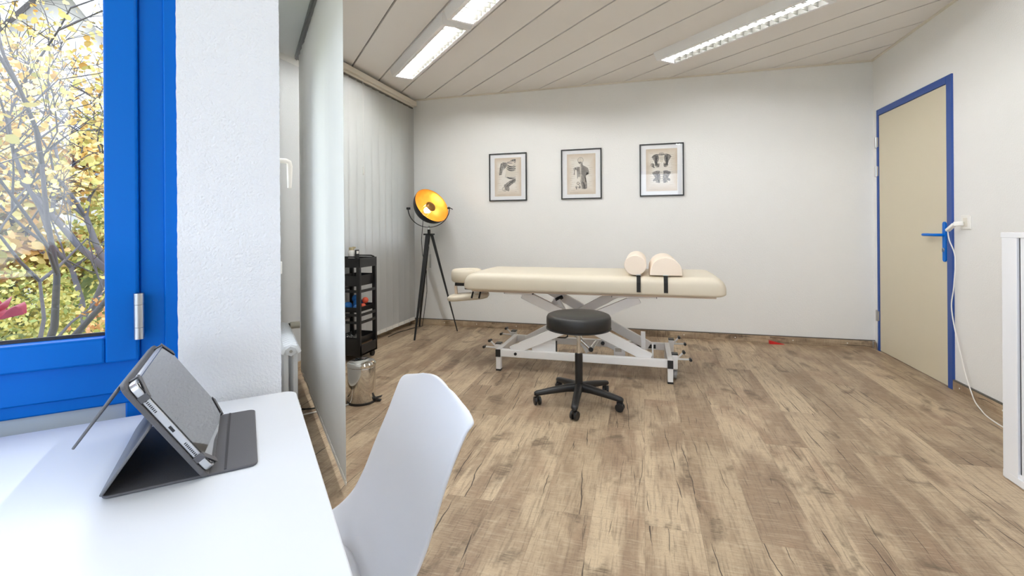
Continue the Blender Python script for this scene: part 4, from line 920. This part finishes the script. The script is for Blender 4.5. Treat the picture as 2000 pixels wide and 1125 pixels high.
m.build('roller_shutter', M_white, ca, bevel=.0012, smooth=False)
# door wedge
m = MB(); m.prism([(0, 0), (.125, 0), (0, .032)], -.016, .016, Matrix.Translation((1.095, 4.735, 0)) @ Matrix.Rotation(R(4), 4, 'Z') @ Matrix(((1, 0, 0, 0), (0, 0, 1, 0), (0, 1, 0, 0), (0, 0, 0, 1))))
tag(m.build('door_wedge', M_red, bevel=.002, smooth=False), 'red door wedge lying against the baseboard of the back wall', 'door wedge')
# cables on the floor by the radiator
m = MB(); m.tube(smooth_pts([F(.17, -3.30, .10), F(.25, -3.36, .03), F(.27, -3.25, .005), F(.245, -3.13, .005), F(.285, -3.04, .005), F(.40, -3.02, .005), F(.52, -3.1, .005)]), .004, 8); tag(m.build('black_cable', M_black), 'black cable on the floor beside the radiator', 'cable')
m = MB(); m.tube(smooth_pts([F(.22, -2.96, .005), F(.27, -2.945, .005), F(.33, -2.95, .005), F(.40, -2.96, .005), F(.55, -2.98, .005)]), .004, 8); tag(m.build('white_cable', M_wplastic), 'white cable on the floor passing under the near blind', 'cable')

# ================================================================== DESK
TD = .74
dk = thing('desk', 'white desk with rounded corners under the blue window', 'desk', F(-.6, -.7, 0))
def rrect(x0, x1, y0, y1, r, k=6):
    P = []
    for cx, cy, a0 in ((x1-r, y1-r, 0), (x0+r, y1-r, 90), (x0+r, y0+r, 180), (x1-r, y0+r, 270)):
        for i in range(k+1): a = R(a0+90*i/k); P.append((cx+r*cos(a), cy+r*sin(a)))
    return P
m = MB(); m.prism(rrect(-1.45, .087, -1.062, -.30, .022), TD-.025, TD, FM); m.build('desk_top', M_desk, dk, bevel=.002)
for s in (-1.38, -.36):
    for n in (-1.0, -.37): m = MB(); m.cyl(F(s, n, 0), F(s, n, TD-.025), .022, 16); m.build('leg', M_wmetal, dk)
m = MB(); m.bar(F(-1.36, -1.0, .69), F(-.36, -1.0, .69), .03, .04); m.bar(F(-1.36, -.37, .69), F(-.36, -.37, .69), .03, .04); m.build('desk_frame', M_wmetal, dk)

# tablet case and tablet
TH = R(57); TL = .152; sB, zB = -.043, TD+.010
nA, nB = -.744, -.978                                   # near and far edge
def tp(u, n, off=0):                                    # point on the leaning back: u from bottom edge up, off away from screen
    return F(sB-u*cos(TH)-off*sin(TH), n, zB+u*sin(TH)-off*cos(TH))
tcs = thing('tablet_case', 'dark grey folding tablet case standing open on the white desk', 'tablet case', F(-.07, -.86, TD))
def leafp(pts, th, nm, mt_, cut=.012):
    """panel with rounded corners from four corners (near0, near1, far1, far0), thickened"""
    a, b, c, d_ = [Vector(p) for p in pts]; m = MB(); nn = (b-a).cross(d_-a).normalized()*th
    e1 = (b-a); e2 = (d_-a); l1, l2 = e1.length, e2.length; P = []
    for cx, cy, a0 in ((l1-cut, l2-cut, 0), (cut, l2-cut, 90), (cut, cut, 180), (l1-cut, cut, 270)):
        for i in range(5): g = R(a0+22.5*i); P.append(a+e1*((cx+cut*cos(g))/l1)+e2*((cy+cut*sin(g))/l2))
    m.rings([[p-nn*.5 for p in P], [p+nn*.5 for p in P]]); return m.build(nm, mt_, tcs, bevel=.0012)
z = TD+.0022
leafp([F(-.157, nA-.004, z), F(.013, nA-.004, z), F(.013, nB+.002, z), F(-.157, nB+.002, z)], .0035, 'cover_flap', M_case, .010)
m = MB(); m.bar(F(-.026, nA-.006, z+.002), F(-.026, nB+.004, z+.002), .003, .0012); m.build('cover_seam', mat('dark_seam', (62, 61, 64), .7), tcs)
leafp([tp(-.006, nA+.004, .008), tp(TL+.006, nA+.004, .008), tp(TL+.006, nB-.004, .008), tp(-.006, nB-.004, .008)], .006, 'back_shell', M_case, .014)
uM = .095
leafp([F(-.157, nA, z+.002), tp(uM, nA, .013), tp(uM, nB, .013), F(-.157, nB, z+.002)], .0035, 'support_panel', M_caseout, .008)
leafp([tp(TL+.004, nA+.004, .013), F(-.182, nA+.002, .808), F(-.195, nB+.002, .786), tp(TL+.004, nB-.002, .013)], .003, 'loose_flap', M_caseout, .010)
nv_ = tp(0, 0, 1)-tp(0, 0, 0)
def hook(u, n, nm):
    su = 1 if u < TL/2 else -1; sn = -1 if n > -.86 else 1; d = .023; m = MB()       # elastic across one corner
    a0, a1 = tp(u+su*d, n-sn*.0012, .008), tp(u+su*d, n-sn*.0012, -.0068); b0, b1 = tp(u-su*.0012, n+sn*d, .008), tp(u-su*.0012, n+sn*d, -.0068)
    m.bar(a0, a1, .009, .0016, up=tp(0, n-sn, 0)-tp(0, n, 0)); m.bar(b0, b1, .009, .0016, up=tp(1, n, 0)-tp(0, n, 0)); m.bar(tp(u+su*(d+.001), n-sn*.001, -.0066), tp(u-su*.001, n+sn*(d+.001), -.0066), .008, .0014, up=nv_)
    m.build(nm, M_case, tcs, bevel=.0006)
for u, n in ((0, nA), (TL, nA), (0, nB), (TL, nB)): hook(u, n, 'corner_strap')
tb = thing('tablet', 'silver tablet leaning back in the grey case on the desk', 'tablet', F(-.05, -.86, TD+.01))
def tabl(off0, off1, ins, nm, mt_, r=.010, par=tb):
    a, b, c = tp(ins, nA-ins, 0), tp(TL-ins, nA-ins, 0), tp(ins, nB+ins, 0); e1 = b-a; e2 = c-a; l1, l2 = e1.length, e2.length; P = []
    for cx, cy, a0 in ((l1-r, l2-r, 0), (r, l2-r, 90), (r, r, 180), (l1-r, r, 270)):
        for i in range(5): g = R(a0+22.5*i); P.append(a+e1*((cx+r*cos(g))/l1)+e2*((cy+r*sin(g))/l2))
    nv = tp(0, 0, 1)-tp(0, 0, 0); m = MB(); m.rings([[p+nv*off0 for p in P], [p+nv*off1 for p in P]]); return m.build(nm, mt_, par, bevel=.001)
tabl(.0045, -.0045, 0, 'tablet_body', M_ipad)
tabl(-.0045, -.0058, .0022, 'tablet_screen', M_screen)
m = MB()
for u0 in (.024, .106):
    for k in range(11): m.bar(tp(u0+.0026*k, nA+.0002, -.0014), tp(u0+.0026*k, nA+.0002, .0014), .0012, .0008, up=F(0, 1, 0))
m.build('speaker_grille', M_rubber, tb, smooth=False)
m = MB(); m.bar(tp(TL/2-.0045, nA+.0002), tp(TL/2+.0045, nA+.0002), .0012, .003, up=tp(0, 0, 1)-tp(0, 0, 0)); m.build('charging_port', M_rubber, tb)

# ================================================================== CHAIR
chr_ = thing('shell_chair', 'white moulded shell chair with its back to the room at the desk end', 'chair', F(.05, -.91, 0))
prof = [(-.235, .415), (-.20, .425), (-.12, .416), (-.02, .408), (.08, .410), (.17, .432), (.225, .475), (.254, .53), (.276, .595), (.296, .655), (.314, .708), (.327, .748), (.333, .772)]
half = [.13, .15, .162, .168, .168, .166, .164, .162, .158, .154, .157, .158, .100]
curl = [.01, .03, .045, .050, .046, .034, .024, .018, .014, .008, .002, -.004, -.004]       # how far the rim turns in
def cat(arr, t):
    t = max(0, min(1, t))*(len(arr)-1); i = min(int(t), len(arr)-2); f = t-i
    g = lambda k: arr[max(0, min(len(arr)-1, k))]
    p0, p1, p2, p3 = g(i-1), g(i), g(i+1), g(i+2)
    return .5*(2*p1+(p2-p0)*f+(2*p0-5*p1+4*p2-p3)*f*f+(3*p1-p0-3*p2+p3)*f**3)
CN = -.905
def shell(u, v):
    x = 2*u-1; s = cat([p[0] for p in prof], v); z = cat([p[1] for p in prof], v); hw = cat(half, v); cu = cat(curl, v)
    e = 1e-3; ds = cat([p[0] for p in prof], v+e)-cat([p[0] for p in prof], v-e); dz = cat([p[1] for p in prof], v+e)-cat([p[1] for p in prof], v-e)
    l = math.hypot(ds, dz) or 1; ns, nz_ = -dz/l, ds/l
    k = abs(x)**2.6*cu
    up = -.036*x*x if v > .86 else 0
    s += .09*x*hw
    return F(s+ns*k, CN+x*hw, z+nz_*k+up*(v-.86)/.14 if v > .86 else z+nz_*k)
m = MB(); m.grid(shell, 22, 40); m.build('seat_shell', M_shell, chr_, solid=.009, sub=1, ang=180, recalc=False)
m = MB(); rr = []
for zz, k in ((.428, .95), (.436, 1.0), (.446, 1.0), (.452, .95), (.455, .8), (.456, .3)):
    rr.append([F(-.010+.187*k*math.copysign(abs(cos(a))**.75, cos(a)), CN+.145*k*math.copysign(abs(sin(a))**.75, sin(a)), zz) for a in [2*pi*j/40 for j in range(40)]])
m.rings(rr); m.build('seat_cushion', M_cushion, chr_, ang=60)
M_wood = mat('beech_wood', (196, 156, 108), .45, bump=.1, bscale=60, var=.12, vscale=12)
m = MB(); m.bar(F(-.14, CN, .405), F(.10, CN, .405), .16, .012); m.build('mounting_plate', M_blackmetal, chr_)
for ds in (-1, 1):
    for dn in (-1, 1): m = MB(); m.tube([F(-.03+ds*.09, CN+dn*.07, .405), F(-.03+ds*.19, CN+dn*.15, 0)], [.016, .010], 14); m.build('leg', M_wood, chr_)

# ================================================================== ROSES (seen mirrored in the pane)
vs = thing('rose_vase', 'glass vase of pink roses on the desk, mirrored in the window pane', 'vase', F(-.365, -.75, TD))
vc = F(-.365, -.75, TD+.002); m = MB(); m.lathe([(.030, 0), (.032, .004), (.034, .14), (.036, .15)], 24, Matrix.Translation(vc)); m.build('vase', M_cup, vs)
M_rose = mat('pink_petal', (206, 92, 116), .6, var=.2, vscale=30); M_leaf = mat('rose_leaf', (74, 104, 52), .6, var=.2)
for k, (ds, dn, dz) in enumerate(((-.06, .01, .25), (.05, .03, .255), (.0, -.05, .27), (-.02, .06, .235), (.085, -.02, .235))):
    c = vc+Vector((Q*(ds+dn), Q*(ds-dn), dz)); m = MB(); m.tube([vc+Vector((0, 0, .01)), vc.lerp(c, .5)+Vector((0, 0, .02)), c], .003, 6); m.build('stem', M_leaf, vs)
    m = MB()
    for ring, (n_, r0, op) in enumerate(((3, .012, .1), (5, .022, .35), (6, .032, .6), (7, .040, .95))):
        for j in range(n_):
            a = 2*pi*(j+.5*ring)/n_; tw = 2*pi/n_*.75
            m.grid(lambda u, v: c+Vector(((r0*(.35+.65*v)+op*.012*v*v)*cos(a+tw*(u-.5)), (r0*(.35+.65*v)+op*.012*v*v)*sin(a+tw*(u-.5)), -.015+(.05-.016*ring*.6)*v-.012*(2*u-1)**2*v)), 4, 4)
    m.build('rose', M_rose, vs, ang=180, recalc=False)
    m = MB()
    for j in range(4):
        a = 1.6*j+k; b0 = vc.lerp(c, .55+.08*j); d_ = Vector((cos(a), sin(a), .25)); e_ = Vector((-sin(a), cos(a), 0)); m.grid(lambda u, v: b0+d_*(.055*v)+e_*((u-.5)*.034*sin(pi*min(.98, v*.9+.08)))+Vector((0, 0, -.02*v*v)), 2, 5)
    m.build('rose_leaves', M_leaf, vs, recalc=False)

# ================================================================== OUTSIDE
GZ = -2.9
g = MB(); g.box((-28, 10, GZ-.1), (110, 110, .2)); struct(g.build('ground_outside', M_ground, smooth=False))
def indoors(p):
    s_, n_ = (p.x+p.y)*Q, (p.x-p.y)*Q
    return n_ > -2.2 or (s_ > -.7 and p.x > -3.4)
def tree(label, base, h, seed, spread, leaves, lm, lsize, bare=.0, trunk=.16, lean=(0, 0), dens=5):
    rng = random.Random(seed); t = thing('autumn_tree', label, 'tree', base); br = MB(); lf = MB(); tips = []
    def grow(p, d, ln, r, lev):
        pts = [p]; q_ = p.copy(); dd = d.copy(); n = 4
        for i in range(n):
            dd = (dd+Vector((rng.uniform(-1, 1), rng.uniform(-1, 1), rng.uniform(-.5, .7)))*.22).normalized(); q_ = q_+dd*(ln/n); pts.append(q_.copy())
        if lev and any(indoors(q2) for q2 in pts): return
        br.tube(pts, [r*(1-.14*i) for i in range(n+1)], 7 if lev < 2 else 4, False)
        if lev >= 2: tips.extend(pts[1:])
        if lev < dens:
            for k in range(3 if lev else 5):
                a = rng.uniform(0, 2*pi); i = rng.choice((2, 3, 4)) if k else 4; o = dd.orthogonal().normalized(); o = (o*cos(a)+dd.cross(o)*sin(a))
                nd = (dd*rng.uniform(.35, .9)+o*rng.uniform(.5, 1)*spread+Vector((0, 0, .12))).normalized(); grow(pts[i], nd, ln*rng.uniform(.58, .78), r*(.58 if i < 4 else .62), lev+1)
    grow(Vector(base), Vector((lean[0], lean[1], 1)).normalized(), h*.36, trunk, 0)
    for _ in range(leaves):
        p = rng.choice(tips)+Vector((rng.gauss(0, .12), rng.gauss(0, .12), rng.gauss(0, .10))); a = rng.uniform(0, 2*pi); s_ = lsize*rng.uniform(.6, 1.25)
        if indoors(p): continue
        u = Vector((cos(a), sin(a), rng.uniform(-1.3, .2))).normalized(); v = u.cross(Vector((rng.gauss(0, 1), rng.gauss(0, 1), rng.gauss(0, 1)))).normalized(); nn = u.cross(v)
        P = [p, p+u*s_*.35+v*s_*.36+nn*s_*.06, p+u*s_*.75+v*s_*.30+nn*s_*.03, p+u*s_*1.05, p+u*s_*.75-v*s_*.30+nn*s_*.03, p+u*s_*.35-v*s_*.36+nn*s_*.06]; lf.poly(P)
    br.build('trunk_and_branches', M_bark, t, ang=180)
    lf.build('foliage', lm, t, smooth=False, recalc=False); return t
LM1 = leaf_mat('yellow_leaf', [(210, 176, 96), (196, 148, 80), (214, 194, 122), (176, 170, 92), (206, 160, 104)])
LM2 = leaf_mat('green_gold_leaf', [(146, 148, 72), (184, 166, 84), (122, 138, 74), (198, 180, 106)])
LM3 = leaf_mat('rust_leaf', [(190, 124, 80), (206, 164, 106), (172, 106, 74), (190, 174, 96)])
tree('nearest autumn tree with large yellow leaves just outside the window', F(-1.5, -5.9, GZ), 7.4, 11, .8, 4200, LM1, .062, trunk=.055, lean=(.05, -.05), dens=6)
tree('bare branched autumn tree behind the nearest one', F(-2.55, -9.4, GZ), 9.5, 5, .8, 4200, LM1, .085, trunk=.085, lean=(.0, .0))
tree('yellow green tree far out beyond the bare branched one', F(-4.6, -15.5, GZ), 8.6, 21, .9, 6000, LM2, .24, trunk=.2, dens=4)
tree('dense golden tree in front of the neighbouring house', F(-3.0, -13.0, GZ), 7.6, 33, .95, 6500, LM1, .22, trunk=.2, dens=4)
def bush(label, c, r, seed, n, lm, ls):
    rng = random.Random(seed); m = MB(); t = thing('garden_bush', label, 'bush', c)
    for _ in range(n):
        d_ = Vector((rng.gauss(0, 1), rng.gauss(0, 1), abs(rng.gauss(0, 1)))).normalized(); p = Vector(c)+Vector((d_.x*r[0], d_.y*r[1], d_.z*r[2]))*rng.uniform(.6, 1)
        u = Vector((rng.gauss(0, 1), rng.gauss(0, 1), rng.gauss(0, 1))).normalized(); v = u.orthogonal().normalized(); s_ = ls*rng.uniform(.6, 1.3); m.poly([p-u*s_*.5, p+v*s_*.3, p+u*s_*.5, p-v*s_*.3])
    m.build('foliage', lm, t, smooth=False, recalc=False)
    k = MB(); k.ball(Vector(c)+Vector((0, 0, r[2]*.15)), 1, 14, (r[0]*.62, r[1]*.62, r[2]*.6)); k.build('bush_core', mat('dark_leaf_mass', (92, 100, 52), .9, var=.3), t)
bush('low golden bush below the window sill', F(-2.35, -7.6, GZ), (1.0, 1.2, 3.7), 3, 12000, LM2, .07)
bush('rust coloured bush near the right window edge', F(-1.35, -7.0, GZ), (.6, .8, 3.3), 4, 6500, LM3, .06)
bush('green hedge in front of the neighbouring house', F(-4.3, -12.4, GZ), (1.6, 1.6, 4.6), 6, 9000, LM2, .11)
bush('distant rounded green bush by the house corner', F(-2.1, -11.0, GZ), (1.1, 1.3, 4.8), 8, 9000, LM2, .10)
hs = thing('neighbouring_house', 'grey neighbouring house with a steep gable behind the trees', 'house', F(-4.9, -20, GZ))  # the neighbouring house, standing beyond the garden trees
HM = FM
m = MB(); m.b2((-7.4, -26, GZ), (-2.4, -19.4, GZ+8.2), HM); m.prism([(-7.4, GZ+8.2), (-2.4, GZ+8.2), (-4.9, GZ+11.6)], -26, -19.4, HM @ Matrix(((1, 0, 0, 0), (0, 0, 1, 0), (0, 1, 0, 0), (0, 0, 0, 1)))); m.build('house_wall', mat('grey_render', (186, 182, 180), .9), hs, smooth=False)
m = MB()
for a, b in ((-7.9, -4.9), (-1.9, -4.9)):
    m.bar(F(a, -22.5, GZ+7.6), F(b, -22.5, GZ+11.75), 7.4, .14)
m.build('roof', mat('slate_roof', (110, 106, 112), .8, var=.15), hs, smooth=False)
for s_ in (-6.0, -4.0):
    m = MB(); m.b2((s_-.55, -19.42, GZ+5.6), (s_+.55, -19.36, GZ+7.3), HM); wf = m.build('house_window', M_white, hs, smooth=False)
    m = MB(); m.b2((s_-.46, -19.37, GZ+5.7), (s_+.46, -19.34, GZ+7.2), HM); m.build('house_pane', mat('dark_pane', (96, 108, 122), .15), wf, smooth=False)
m = MB(); m.bar(F(-7.9, -18.8, GZ+7.5), F(-4.9, -18.8, GZ+11.7), .12, .26); m.bar(F(-1.9, -18.8, GZ+7.5), F(-4.9, -18.8, GZ+11.7), .12, .26); m.build('gable_board', M_white, hs, smooth=False)
